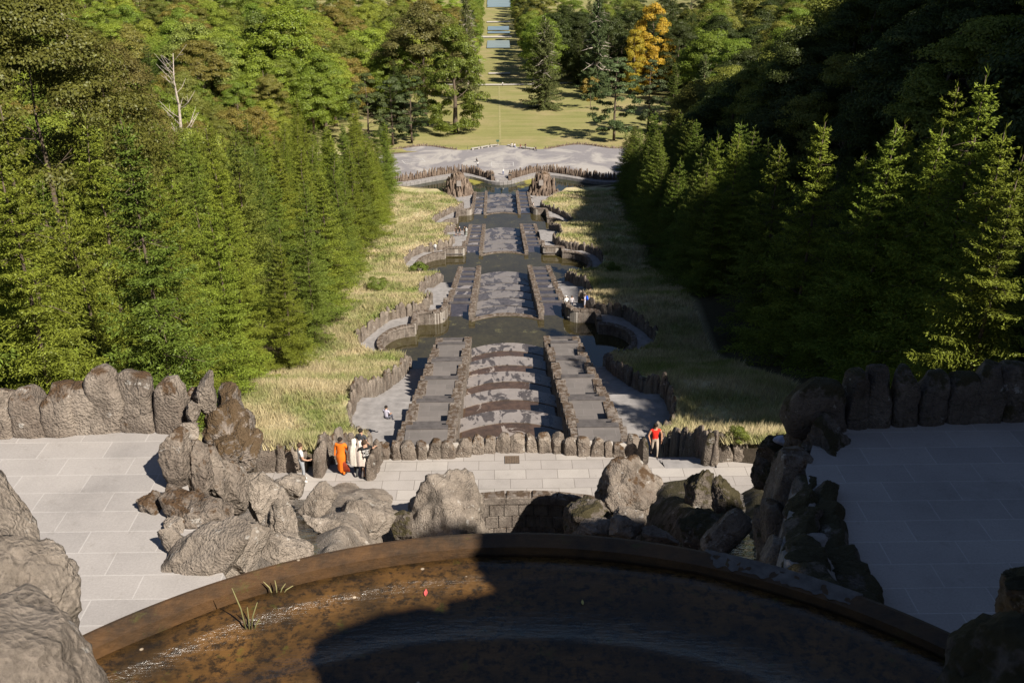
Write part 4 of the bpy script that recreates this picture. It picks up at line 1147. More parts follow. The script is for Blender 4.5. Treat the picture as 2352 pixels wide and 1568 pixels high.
def m_gravel():
    t = NT('gravel_place')
    a = t.noise(.09, 5, .6, dist=1.2)
    c = t.mix(t.ramp(a, [(.48, 0.), (.60, 1.)]), (.215, .20, .205), (.34, .315, .295))
    c = t.mix(.6, c, t.ramp(t.noise(.8, 6, .7), [(.3, .86), (.7, 1.08)]), 'MULTIPLY')
    return t.pbr(c, .95, t.bump(t.noise(20, 4, .8), .3, .02), .1)
MAT['gravel'] = m_gravel()
strip('gravel_place', lambda x: Yq(x) + .15, lambda x: Yf(x) + .2, ZG, MAT['gravel'], thick=2.0)
# rows of upright basalt columns that hold the gravel place; open in the middle where the steps are
def pal(x0, x1, label):
    xs_ = np.arange(x0, x1, .3) if x1 > x0 else np.arange(x0, x1, -.3)
    pts = [(x, Yq(x)) for x in xs_]
    return stone_row('stone_palisade', label, 'palisade', pts, 1.55, 2.35, .36, .62, lambda p: ZPR, 'palisades of upright basalt stones by the lower basin', .3, .62, COLUMNS, 1.05, .16)
pal(-1.9, -10.2, 'dark-faced palisade of basalt columns left of the basin steps')
pal(-10.3, -35, 'sunlit palisade of basalt columns reaching left from the inner corner to the spruces')
pal(1.9, 10.2, 'sunlit palisade of basalt columns right of the basin steps')
pal(10.3, 35, 'palisade of basalt columns reaching right to the shaded spruces')
for sg in (-1, 1):
    p = empty('gate_pier', (sg * 2.1, Yq(0) - .3, ZPR)); tag(p, ('left' if sg < 0 else 'right') + ' square pier with a dark opening beside the basin steps', 'pier', 'piers of the basin steps')
    m = MB(); m.box((0, 0, 0), .8, .8, 1.75, 0, 0, .02); m.build('shaft', MAT['palisade'], p)
    m = MB(); m.box((0, -.02, 1.2), .5, .82, .42, 0, 0, 0); m.build('opening', MAT['iron'], p)
st = MB()
for i in range(4): st.box((0, Yq(0) - 1.15 + i * .42, ZPR), 3.1, .44, .115 * (i + 1), 0, 0, 0)
tag(st.build('steps', MAT['path']), 'four shallow stone steps from the promenade up to the gravel place', 'steps')
sg_ = empty('notice_board', (-.9, Yq(0) - 1.7, ZPR)); tag(sg_, 'low white notice board at the foot of the basin steps', 'sign')
m = MB(); m.box((0, 0, .12), .6, .05, .34); m.build('panel', MAT['white'], sg_)
for x in (-.3, .3):
    m = MB(); m.box((x, .05, 0), .05, .05, .5); m.build('post', MAT['iron'], sg_)
# small spout post in the basin
m = MB(); m.tube([(0, 0, 0), (0, 0, .7), (0, 0, 1.1)], [.22, .16, .1], 10); tag(m.build('water_spout', MAT['iron'], None, True, (0, 230.5, PB - .1)), 'dark water spout standing in the lower basin', 'spout')

# two rock towers
def rock_tower(sx, label, seed):
    rr = random.Random(seed)
    o = empty('rock_tower', (sx, 224.6, -49.8)); tag(o, label, 'rock tower')
    core = MB(); core.tube([(0, .2, -.5), (0, .3, 2.6), (0, .4, 5.2), (0, .4, 5.9)], [2.7, 2.2, 1.5, .8], 12); core.build('core', MAT['palisade'], o, True)
    k = 0
    for ring, (rad, z0, z1, n) in enumerate(((3.15, -.6, 1.9, 22), (2.75, 0, 3.2, 20), (2.25, .8, 4.4, 17), (1.75, 1.8, 5.4, 13), (1.1, 2.8, 6.2, 8), (.4, 4, 6.5, 3))):
        for i in range(n):
            a = 2 * math.pi * (i + rr.uniform(-.25, .25)) / n
            if math.sin(a) > .55: continue
            s = link('column', COLUMNS[rr.randrange(len(COLUMNS))], o)
            s.location = (rad * math.cos(a) * 1.05, rad * math.sin(a) * .8, z0)
            s.rotation_euler = (rr.uniform(-.1, .1), rr.uniform(-.1, .1), rr.uniform(0, 6))
            s.scale = (rr.uniform(.55, .85), rr.uniform(.55, .85), z1 - z0 + rr.uniform(-.9, .4))
            k += 1
    m = MB(); m.box((0, 0, 0), 1.0, .25, 1.25); pq = m.build('plaque', MAT['sign'], o, loc=(.35 if sx < 0 else -.5, -2.45, 3.35))
    pq.rotation_euler = (-.15, 0, 0)
rock_tower(-10.2, 'left rock tower of stacked basalt columns with a pale plaque, in the lower basin', 5)
rock_tower(9.6, 'right rock tower of stacked basalt columns, partly shaded, in the lower basin', 9)
# jagged walls between the towers and the slopes
stone_row('stone_wall', 'jagged basalt wall running left from the left rock tower', 'stone wall', [(-13, 222.4), (-18, 221.4), (-23, 219), (-28, 216)], .9, 2.3, .5, .9, lambda p: -49.6, None, .5, .6, COLUMNS, 1.05)
stone_row('stone_wall', 'jagged shaded basalt wall running right from the right rock tower', 'stone wall', [(13, 222.4), (18, 221.4), (23, 219), (28, 216)], .9, 2.0, .5, .9, lambda p: -49.6, None, .5, .6, COLUMNS, 1.05)
slab('ledge', [(-6.5, 222), (-6.5, 226.4), (-12.5, 224.5), (-17, 221.8), (-16, 218.5), (-9, 217)], -48.95, 3, MAT['path'])
slab('ledge', [(6.5, 222), (6.5, 226.4), (12.5, 224.5), (17, 221.8), (16, 218.5), (9, 217)], -48.95, 3, MAT['path'])
# jagged kerb along the far edge
for x0, x1, lab in ((-33, -11.5, 'low jagged stone edging along the far left of the gravel place'), (11.5, 33, 'low jagged stone edging along the far right of the gravel place')):
    stone_row('stone_edging', lab, 'edging', [(x, Yf(x) + .25) for x in np.arange(x0, x1, .4)], .35, .75, .3, .55, lambda p: ZG, None, .2, .4, COLUMNS, 1.0)
# chalk rectangles on the gravel
for (px, py, w, h, rz, lab) in ((1154, 377, 5.6, 3.6, 0, 'pale chalk rectangle with a line across, on the gravel before the steps'), (950, 370, 5.4, 3.4, .35, 'faint tilted chalk rectangle on the left of the gravel place')):
    p = atz(px, py, ZG); m = MB()
    for (cx, cy, sx, sy) in ((0, h / 2, w, .18), (0, -h / 2, w, .18), (-w / 2, 0, .18, h - .2), (w / 2, 0, .18, h - .2), (0, .3, w - .3, .12)):
        m.box((cx, cy, .002 + (.001 if sx < 1 else 0)), sx, sy, .004)
    tag(m.build('chalk_mark', MAT['white'], None, False, p), lab, 'ground marking').rotation_euler = (0, 0, rz)
# benches
bl = [(904, 967, 341), (967, 1025, 336.5), (1030, 1096, 333), (1156, 1200, 331.5), (1204, 1254, 334), (1256, 1310, 338)]
bn = ['leftmost of the three pale benches left of the notice stand', 'middle of the three pale benches left of the notice stand', 'pale bench just left of the notice stand',
      'bench just right of the notice stand, with two people in white', 'middle bench right of the notice stand, beside the standing person', 'rightmost bench, beside the figure in dark clothes']
crop = lambda x: (1400 + x / 1.845) / 1.7415
BXY = [((895, 168), (962, 160)), ((962, 160), (1030, 153)), ((1032, 150), (1100, 146)), ((1160, 142), (1222, 148)), ((1250, 148), (1306, 154)), ((1306, 154), (1362, 164))]
for ((xa, ya), (xb, yb)), lab in zip(BXY, bn):
    a = atz(crop(xa), 287.1 + ya * .3112, ZG); b = atz(crop(xb), 287.1 + yb * .3112, ZG)
    a.y = Yf(a.x) - .6; b.y = Yf(b.x) - .6
    o = empty('bench', (a + b) / 2, math.atan2(b.y - a.y, b.x - a.x)); tag(o, lab, 'bench', 'pale benches on the far side of the gravel place')
    L = (b - a).length * .93
    m = MB(); m.box((0, 0, .36), L, .62, .14, 0, 0, .01); m.build('seat', MAT['bench'], o)
    for sx in (-.36, .36):
        m = MB(); m.box((sx * L, 0, 0), .5, .45, .37); m.build('leg', MAT['bench'], o)
ns = empty('notice_stand', (-1.0 + .2, Yf(0) - 1.0, ZG)); tag(ns, 'notice board on a dark stand in the middle of the row of benches', 'sign')
m = MB(); m.box((0, 0, 0), 1.5, 1.0, .1); m.build('foot', MAT['sign'], ns)
m = MB(); m.box((0, 0, .1), .1, .1, 1.3); m.build('post', MAT['iron'], ns)
m = MB(); m.box((0, -.05, 1.3), .8, .08, .55); m.build('panel', m_plain('green_board', (.06, .12, .08), .6), ns)
# wooden fence posts with a wire behind the edging
fp = empty('wire_fence', (0, 268.2, -49.3)); tag(fp, 'thin wire fence on dark posts behind the benches and the edging', 'fence')
for i, x in enumerate(np.arange(-30, 31, 3.0)):
    m = MB(); m.box((0, 0, 0), .08, .08, 1.25); m.build('post', MAT['iron'], fp, loc=(x, Yf(x) + 1.3 - 268.2, -.3))
m = MB(); m.tube([(x, Yf(x) + 1.3 - 268.2, .8) for x in np.arange(-30, 30.5, 1.5)], .012, 4); m.build('wire', MAT['iron'], fp)

# the axis beyond: path across the meadow, the grass steps, the long ponds
def drape(name, x0, x1, y0, y1, mat, dz=.06, n=24, bow=0.0, my=2):
    V, F = [], []
    for j in range(my):
        y = y0 + (y1 - y0) * j / (my - 1)
        for i in range(n):
            x = x0 + (x1 - x0) * i / (n - 1)
            yy = y + bow * ((x / 40) ** 2)
            V.append((x, yy, ground(x, yy) + dz))
    for j in range(my - 1):
        for i in range(n - 1): F.append((j * n + i, j * n + i + 1, (j + 1) * n + i + 1, (j + 1) * n + i))
    return tag(link(name, mesh_np(name, V, F, mat)), kind='structure')
MAT['track'] = m_plain('pale_gravel_track', (.42, .38, .33), .95, .2, .5)
MAT['trod'] = m_plain('trodden_grass', (.265, .24, .10), .95, .3, .6)
drape('gravel_path', -70, 110, 386, 390, MAT['track'], .25, 60, 8)
drape('trodden_path', -.4, .15, 268, 386, MAT['trod'], .05, 3, 0, 40)
def flat(name, x0, x1, y0, y1, z, mat):
    tag(link(name, mesh_np(name, [(x0, y0, z), (x1, y0, z), (x1, y1, z), (x0, y1, z)], [(0, 1, 2, 3)], mat)), kind='structure')
for (ya, yb, nm, mt, dz) in ((178, 171, 'far_path', 'track', .3), (93, 84, 'far_path', 'track', .35), (42, 37, 'far_path', 'track', .4)):
    pass
def far_band(pya, pyb, px0, px1, name, mat, dz=.4):
    """a level band across the avenue, between two picture rows"""
    def hit(py):
        r_ = ray(1150, py)
        y = 300.0
        while y < 1480:
            p = CAMP + r_ * ((y - CAMP.y) / r_.y)
            if p.z <= base(y) + .05: return y
            y += 1
        return 1480
    y0, y1 = hit(pya), hit(pyb)
    p0, p1 = aty(px0, pya, y0), aty(px1, pya, y0)
    V = [(p0.x, y0, base(y0) + dz), (p1.x, y0, base(y0) + dz), (p1.x, y1, base(y1) + dz), (p0.x, y1, base(y1) + dz)]
    tag(link(name, mesh_np(name, V, [(0, 1, 2, 3)], mat)), kind='structure')
far_band(112, 95, 1118, 1172, 'pond_water', MAT['far_water'])
far_band(88, 84, 1105, 1175, 'gravel_path', MAT['track'])
far_band(78, 74, 1120, 1172, 'pond_water', MAT['far_water'])
far_band(71, 62, 1120, 1170, 'pond_water', MAT['far_water'])
far_band(18, -8, 1118, 1176, 'pond_water', MAT['far_water'])
far_band(53, 50, 1118, 1172, 'gravel_path', MAT['track'])
far_band(172, 169, 1122, 1172, 'gravel_path', MAT['track'])

# ------------------------------------------------------------------ long dry grass on both slopes
def grass():
    rg = np.random.default_rng(3)
    V, F = [], []
    for sg, n in ((-1, 34000), (1, 30000)):
        Y = 33.5 + (222 - 33.5) * rg.random(n) ** 1.35
        edge = 17.5 + np.maximum(Y - 80, 0) * .055 + 1
        B = np.array([Bf(y) for y in Y]) + .15
        X = B + (edge - B) * rg.random(n)
        for i in range(n):
            x, y = sg * X[i], Y[i]
            z = ground(x, y) - .02
            near = y < 120
            hk = .45 + .6 * max(0, noise.noise((x * .22, y * .22, 4)) + .45)
            k = 5 if near else 3
            for q in range(k):
                a = rg.random() * 6.283; rr = rg.random() * .16
                h = (.28 + .5 * rg.random() ** 1.5) * hk * (1 if near else 1.1)
                w = .022 if y < 70 else (.04 if near else .07)
                bx, by = x + math.cos(a) * rr, y + math.sin(a) * rr
                la = a * .35 + .5; l = h * (.25 + .7 * rg.random())
                wx, wy = -math.sin(a) * w, math.cos(a) * w
                b = len(V)
                V += [(bx - wx, by - wy, z), (bx + wx, by + wy, z), (bx + math.cos(la) * l, by + math.sin(la) * l * .6, z + h)]
                F.append((b, b + 1, b + 2))
    return tag(link('grass', mesh_np('grass', V, F, MAT['blades'])), kind='stuff')
grass()

# ------------------------------------------------------------------ trees
def quads(C, D, S, Lh, Wd):
    """diamond leaves: start C, direction D, side S, length, width -> verts, faces"""
    C, D, S = map(np.asarray, (C, D, S)); Lh = np.asarray(Lh)[:, None]; Wd = np.asarray(Wd)[:, None]
    p0 = C; p1 = C + D * Lh * .45 + S * Wd * .5; p2 = C + D * Lh; p3 = C + D * Lh * .45 - S * Wd * .5
    V = np.stack([p0, p1, p2, p3], 1).reshape(-1, 3)
    F = np.arange(len(V)).reshape(-1, 4)
    return V, F
def unit(v): return v / (np.linalg.norm(v, axis=-1, keepdims=True) + 1e-9)
def trunk_mesh(name, H, r, seed, limbs=0, spread=2.5, lean=.02, mat='bark', z0=.3, z1=.95, up=.5, top=1.0):
    rr = random.Random(seed); m = MB()
    pts = [(rr.uniform(-lean, lean) * H * t, rr.uniform(-lean, lean) * H * t, H * t * top - .4 * (t == 0)) for t in np.linspace(0, 1, 7)]
    m.tube(pts, [r * (1.25 - t * 1.15) for t in np.linspace(0, 1, 7)], 8)
    for i in range(limbs):
        t = rr.uniform(z0, z1); k = min(int(t * 6), 5); p = Vector(pts[k]).lerp(Vector(pts[k + 1]), t * 6 - k)
        a = rr.uniform(0, 6.283); L = spread * (1.15 - t * .8) * rr.uniform(.6, 1.1)
        d = Vector((math.cos(a), math.sin(a), up * rr.uniform(.3, 1.4)))
        q1 = p + d * L * .5 + Vector((0, 0, .1)); q2 = p + d * L + Vector((rr.uniform(-.3, .3), rr.uniform(-.3, .3), up * L * .35))
        m.tube([p, q1, q2], [r * .38 * (1.2 - t), r * .22 * (1.2 - t), .012], 5)
        for j in range(2):
            dd = Vector((rr.gauss(0, 1), rr.gauss(0, 1), rr.gauss(up * .6, .5))).normalized() * L * .4
            m.tube([q1, q1 + dd], [r * .15 * (1.2 - t), .008], 4)
    return m.mesh(name, MAT[mat], True)
def spruce_mesh(seed, H=18.0, Rb=4.2, tw=.115, droop=.5, dens=1.0, bare=.04, pw=.8, nl=.22, nw=.062, hang=0.0):
    g = np.random.default_rng(seed)
    C, D, S, L_, W_ = [], [], [], [], []
    z = H * bare
    while z < H * .985:
        t = z / H
        nb = int(round((8 - 3 * t) * dens))
        for _ in range(max(3, nb)):
            a = g.random() * 6.283
            L = Rb * (1 - t) ** pw * (.62 + .5 * g.random()) + .22
            up0 = -.10 + .55 * t
            n = max(3, int(L / tw))
            s = (np.arange(n) + g.random(n)) / n
            r = L * s
            dz = up0 * r - droop * L * .55 * s ** 1.6 * (1 - t) + droop * L * .42 * np.maximum(s - .55, 0) ** 1.2 * 1.8
            ca, sa = math.cos(a), math.sin(a)
            P = np.stack([ca * r, sa * r, z + dz + g.normal(0, .05, n)], 1)
            fwd = np.array([ca, sa, 0.0]); side = np.array([-sa, ca, 0.0])
            slope = np.gradient(dz, r) if n > 2 else np.zeros(n)
            for sg in (-1, 0, 1):
                if sg == 0:
                    d = np.stack([fwd[0] + 0 * s, fwd[1] + 0 * s, slope + .05], 1)
                    ln = np.full(n, nl * 1.1)
                    pp = P
                    reps = 1
                else:
                    k = .9 * (1 - s) ** .6 + .25
                    d = fwd[None] * .55 + side[None] * sg * 1.0 + np.array([0, 0, -.22 - hang])[None] + g.normal(0, .2, (n, 3))
                    wid = np.minimum(L * .34, 1.05) * k
                    reps = 7
                for q in range(reps):
                    dd = unit(d + g.normal(0, .33, d.shape))
                    if sg == 0: c0 = pp; l0 = ln * (.8 + .4 * g.random(n))
                    else:
                        c0 = P + unit(d) * (wid * (q / reps))[:, None]
                        l0 = np.maximum(wid / reps * 1.3, nl * .7) * (.75 + .6 * g.random(n))
                    C.append(c0); D.append(dd)
                    sv = np.cross(dd, unit(g.normal(0, .55, d.shape) + np.array([0, 0, 1.])))
                    S.append(unit(sv)); L_.append(l0); W_.append(np.full(n, nw) * (.7 + .7 * g.random(n)))
        z += max(.30, H * .036) * (1.15 - .4 * t)
    # leader
    n = 10
    zz = H * (.95 + .055 * np.arange(n) / n)
    C.append(np.stack([0 * zz, 0 * zz, zz], 1)); D.append(unit(g.normal(0, .3, (n, 3)) + np.array([0, 0, 1.])))
    S.append(unit(g.normal(0, 1, (n, 3)))); L_.append(np.full(n, .4)); W_.append(np.full(n, .08))
    V, F = quads(np.concatenate(C), np.concatenate(D), np.concatenate(S), np.concatenate(L_), np.concatenate(W_))
    return mesh_np('crown', V, F, MAT['needle'])
def crown_mesh(seed, H=18.0, Rb=5.5, z0=.25, nclump=60, leaf=.34, per=330, shape='round', gap=.0, flat=.75, mat='leaf', cr=(.9, 1.7)):
    """clumps of leaves spread over an uneven crown"""
    g = np.random.default_rng(seed)
    so = g.random(3) * 90
    Cs, Rs = [], []
    hz = H * (1 - z0) / 2; cz = H * (1 + z0) / 2
    i = 0
    while len(Cs) < nclump and i < 8000:
        i += 1
        u = unit(g.normal(0, 1, 3)); rad = (.35 + .65 * g.random() ** .35)
        if u[2] < -.5 and g.random() < .6: continue
        if shape == 'round': p = u * rad * np.array([Rb, Rb, hz])
        elif shape == 'column':
            zq = g.uniform(-1, 1); a = g.random() * 6.283
            w = Rb * (1 - max(zq, 0) ** 2.2 * .75) * (.5 + .5 * g.random() ** .4)
            p = np.array([math.cos(a) * w, math.sin(a) * w, zq * hz])
        else:
            zq = g.uniform(-1, 1); a = g.random() * 6.283
            w = Rb * (1 - ((zq + .35) / 1.35) ** 2 * .8 if zq > -.35 else 1 - ((zq + .35) / .65) ** 2 * .45) * (.45 + .55 * g.random() ** .4)
            p = np.array([math.cos(a) * w, math.sin(a) * w, zq * hz])
        nz = noise.noise(Vector(p / Rb * 1.4 + so))
        if nz < -.28 + gap: continue
        p = p * (1 + .22 * nz)
        Cs.append(p + np.array([0, 0, cz])); Rs.append(g.uniform(*cr) * (Rb / 5.5))
    C, D, S, L_, W_ = [], [], [], [], []
    for c, r in zip(Cs, Rs):
        n = int(per * (.7 + .6 * g.random()))
        u = unit(g.normal(0, 1, (n, 3))); u[:, 2] = np.where(u[:, 2] < -.3, -u[:, 2] * .5, u[:, 2])
        rad = r * (.45 + .6 * g.random(n) ** .5)
        p = c + u * rad[:, None] * np.array([1.1, 1.1, flat])
        out = unit(u + unit(c - np.array([0, 0, cz]))[None] * .4)
        d = unit(np.cross(out, g.normal(0, 1, (n, 3))) + np.array([0, 0, -.35]) + out * .25)
        s = unit(np.cross(d, unit(out + g.normal(0, .45, (n, 3)))))
        C.append(p); D.append(d); S.append(s); l = leaf * (.7 + .6 * g.random(n)); L_.append(l); W_.append(l * .62)
    V, F = quads(np.concatenate(C), np.concatenate(D), np.concatenate(S), np.concatenate(L_), np.concatenate(W_))
    return mesh_np('crown', V, F, MAT[mat])

KIND = {}
def kind(k, crowns, trunks, H): KIND[k] = (crowns, trunks, H)
kind('spruce', [spruce_mesh(10 + i, 18, 3.9 + .35 * (i % 3), droop=.45 + .12 * (i % 2)) for i in range(4)], [trunk_mesh('trunk', 17.6, .15, 20 + i) for i in range(2)], 18.0)
kind('edge_spruce', [spruce_mesh(40 + i, 18, 4.3, droop=.62, dens=1.05, pw=.9) for i in range(3)], [trunk_mesh('trunk', 17.8, .15, 25, 26, 2.8, .01, 'bark', .1, .9, -.1)], 18.0)
kind('broad', [crown_mesh(50 + i, 18, 5.6, .16, 84, .27, 430, ['round', 'egg', 'round', 'egg'][i]) for i in range(4)], [trunk_mesh('trunk', 15.5, .38, 60 + i, 12, 4.2) for i in range(2)], 18.0)
kind('beech', [crown_mesh(70 + i, 22, 6.6, .10, 130, .26, 400, 'egg', cr=(.8, 1.4), flat=.6) for i in range(3)], [trunk_mesh('trunk', 19, .5, 64, 14, 5)], 22.0)
kind('column', [crown_mesh(80, 20, 2.9, .03, 95, .30, 230, 'column', cr=(1.2, 2.1))], [trunk_mesh('trunk', 18, .3, 66)], 20.0)
kind('chestnut', [crown_mesh(84, 26, 6.6, .10, 110, .40, 300, 'egg', cr=(.9, 1.6)), crown_mesh(85, 22, 4.2, .10, 80, .38, 260, 'column', cr=(1.3, 2.2))], [trunk_mesh('trunk', 22, .5, 67, 12, 5)], 26.0)
kind('oak', [crown_mesh(87, 24, 7.6, .08, 100, .42, 330, 'egg', gap=.08, cr=(.8, 1.35))], [trunk_mesh('trunk', 20, .6, 68, 16, 6.5)], 24.0)
kind('pine', [crown_mesh(90 + i, 20, 4.8, .16, 64, .34, 230, 'egg', gap=.15, cr=(.7, 1.2), mat='needle', flat=.55) for i in range(2)], [trunk_mesh('trunk', 19, .28, 70 + i, 22, 4.2, .012, 'bark', .25, .95, .15) for i in range(2)], 20.0)
kind('weeping', [spruce_mesh(95, 28, 8.6, tw=.22, droop=.75, dens=1.25, pw=.75, nl=.5, nw=.15, hang=.9, bare=.02)], [trunk_mesh('trunk', 27, .55, 75, 44, 6.5, .006, 'bark_pale', .25, .93, -.12)], 28.0)
kind('cedar', [spruce_mesh(97, 22, 5.4, tw=.4, droop=.25, dens=.55, pw=.6, nl=.6, nw=.2, bare=.1)], [trunk_mesh('trunk', 21, .4, 76)], 22.0)
kind('dead', [None], [trunk_mesh('trunk', 16, .26, 77, 26, 3.2, .02, 'bark_pale', .3, .98, .9), trunk_mesh('trunk', 16, .22, 78, 60, 3.0, .004, 'bark_pale', .25, .98, -.05)], 16.0)
kind('sapling', [crown_mesh(99, 6, 1.6, .2, 22, .22, 120, 'round', cr=(.9, 1.6))], [trunk_mesh('trunk', 5, .06, 79, 5, 1)], 6.0)
kind('bush', [crown_mesh(120 + i, 3, 1.9, .0, 26, .2, 170, 'round', cr=(1.2, 2.2)) for i in range(2)], [trunk_mesh('trunk', 2.2, .06, 80, 8, 1.2, .05, 'bark', .05, .6, 1.0)], 3.0)

kind('bigbeech', [crown_mesh(140, 22, 7.0, .03, 270, .17, 480, 'egg', cr=(.7, 1.3), flat=.55)], [trunk_mesh('trunk', 18, .26, 65, 14, 5)], 22.0)
NAMES = {'bigbeech': 'beech_tree', 'spruce': 'spruce_tree', 'edge_spruce': 'spruce_tree', 'broad': 'broadleaf_tree', 'beech': 'beech_tree', 'column': 'columnar_tree', 'chestnut': 'chestnut_tree', 'oak': 'oak_tree',
         'pine': 'pine_tree', 'weeping': 'weeping_spruce', 'cedar': 'cedar_tree', 'dead': 'dead_tree', 'sapling': 'young_tree', 'bush': 'bush'}
NT_ = 0
def in_view(x, y, h, m=140):
    p = Vector((x, y, ground(x, y) + h * .75)) - CAMP
    d = p.dot(_fw)
    if d < 8: return False
    px, py = 1176 + FPX * p.dot(_rt) / d, 784 - FPX * p.dot(_up) / d
    return -m - 5 * FPX / d < px < 2352 + m + 5 * FPX / d and py > -60 - 3 * FPX / d
def tree(k, x, y, h, col, label, group=None, wide=1.0, var=None, seed=None, rz=None, sink=.3, z=None, tv=None):
    global NT_
    NT_ += 1
    rr = random.Random(NT_ * 7 + 3 if seed is None else seed)
    crowns, trunks, H = KIND[k]
    o = empty(NAMES[k], (x, y, (ground(x, y) if z is None else z) - sink), rr.uniform(0, 6.28) if rz is None else rz)
    tag(o, label, 'bush' if k == 'bush' else 'tree', group)
    s = h / H
    cm = crowns[rr.randrange(len(crowns)) if var is None else var]
    tm = trunks[rr.randrange(len(trunks)) if tv is None else tv]
    if cm is not None:
        c = link('crown', cm, o); c.scale = (s * wide, s * wide, s)
        v_ = rr.uniform(.84, 1.16); j = [v_ * rr.uniform(.94, 1.06) for _ in range(3)]
        c.color = (col[0] * j[0], col[1] * j[1], col[2] * (j[2]), 1)
    t = link('trunk', tm, o); t.scale = (s, s, s)
    return o
def tree_px(k, px, pyt, Y, col, label, **kw):
    """tree at distance Y whose tip is seen at picture point (px, pyt)"""
    p = aty(px, pyt, Y)
    return tree(k, p.x, Y, max(p.z - ground(p.x, Y), 2.0), col, label, **kw)
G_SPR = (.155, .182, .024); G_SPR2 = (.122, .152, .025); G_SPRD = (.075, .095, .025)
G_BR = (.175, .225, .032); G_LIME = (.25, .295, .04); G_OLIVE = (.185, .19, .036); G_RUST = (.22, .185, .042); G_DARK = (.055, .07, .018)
GL = 'spruces in the plantation left of the staircase'
GR = 'spruces along the right edge of the grass'
rt = random.Random(21)
# left plantation
def edge_l(Y): return 17.4 + max(0, Y - 80) * .06
Y = 24.0
j_ = 0
while Y < 226:
    for r_ in range(5 if Y < 150 else 4):
        y = Y + rt.uniform(-1.5, 1.5) + (2.9 if r_ % 2 else 0)
        x = -(edge_l(y) + .6 + r_ * 6.0 + rt.uniform(-1.1, 1.1))
        if y < 34 and r_ == 0: continue
        h = rt.uniform(11.0, 18.5) + (1.0 if r_ else -.5)
        if not in_view(x, y, h): continue
        col = G_SPR if rt.random() < .6 else G_SPR2
        tree('edge_spruce' if r_ == 0 and rt.random() < .5 else 'spruce', x, y, h, col,
             'dark green spruce in the dense plantation left of the staircase' if r_ else 'green spruce in the front row beside the dry grass, left of the staircase',
             GL if r_ else 'front row of spruces left of the staircase', wide=rt.uniform(.85, 1.08))
    Y += 6.5
# right edge row: tips read from the photograph
tips = [(1649, 298, 92), (1697, 296, 84), (1792, 320, 71), (1896, 262, 61), (1987, 343, 54), (2059, 272, 50), (2083, 267, 52), (2166, 272, 46), (2273, 150, 43), (2202, 181, 50), (2316, 277, 38), (2350, 330, 35)]
for i, (px, py, Y_) in enumerate(tips):
    tree_px('edge_spruce', px, py, Y_ * 1.17, G_SPR, 'sunlit-topped spruce in the front row right of the staircase', group=GR, wide=1.1)
Y = 98.0
while Y < 226:
    for r_ in range(2):
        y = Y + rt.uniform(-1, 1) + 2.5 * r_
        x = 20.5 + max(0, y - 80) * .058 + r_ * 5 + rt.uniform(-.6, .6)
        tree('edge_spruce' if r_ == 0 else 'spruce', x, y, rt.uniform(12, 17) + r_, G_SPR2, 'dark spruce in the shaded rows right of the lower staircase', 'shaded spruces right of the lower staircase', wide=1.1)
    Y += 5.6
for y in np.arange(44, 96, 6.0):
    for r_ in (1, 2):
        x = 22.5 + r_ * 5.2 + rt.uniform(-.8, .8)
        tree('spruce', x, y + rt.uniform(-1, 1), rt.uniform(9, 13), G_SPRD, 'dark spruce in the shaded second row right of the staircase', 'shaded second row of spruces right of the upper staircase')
# right hillside: tall dark beeches rising above one another (those beyond the frame still shade the ones in it)
for y in np.arange(-50, 330, 11.5):
    x = 44 + max(0, y - 215) * .4
    k = 0
    while x < 152:
        h = rt.uniform(19, 22.5)
        xx, yy = x + rt.uniform(-2, 2), y + rt.uniform(-2.5, 2.5)
        a_, d_ = (xx - 12) * .695 - (yy - 43) * .719, (xx - 12) * .719 + (yy - 43) * .695
        glade = a_ > 0 and abs(d_) < 8.5 and ground(xx, yy) + h > .9325 * (a_ - 8) - 2       # a gap that lets the sun onto the grass by the plaza
        if glade: x += 11.5 + k * .8; k += 1; continue
        if in_view(xx, yy, h) or (xx < 118 and yy > -.9 * (xx - 42) - 6):
            q = rt.random()
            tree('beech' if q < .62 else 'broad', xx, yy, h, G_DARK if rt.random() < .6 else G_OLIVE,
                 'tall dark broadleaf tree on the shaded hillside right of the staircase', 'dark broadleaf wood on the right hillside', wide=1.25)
        x += 11.5 + k * .8; k += 1
# left: broadleaf wood behind the spruces
for y in np.arange(60, 262, 11.5):
    x = -(edge_l(y) + 29); k = 0
    while x > -150:
        c = rt.choice([G_BR, G_OLIVE, G_RUST, G_BR, G_LIME, G_OLIVE])
        xx, yy, h = x + rt.uniform(-2.2, 2.2), y + rt.uniform(-2.5, 2.5), rt.uniform(13, 19)
        if in_view(xx, yy, h, 40):
            tree('broad' if rt.random() < .6 else 'beech', xx, yy, h, c,
                 'broadleaf tree with mixed green and rusty leaves in the wood behind the left spruces', 'broadleaf wood behind the left spruces')
        x -= 9.5; k += 1
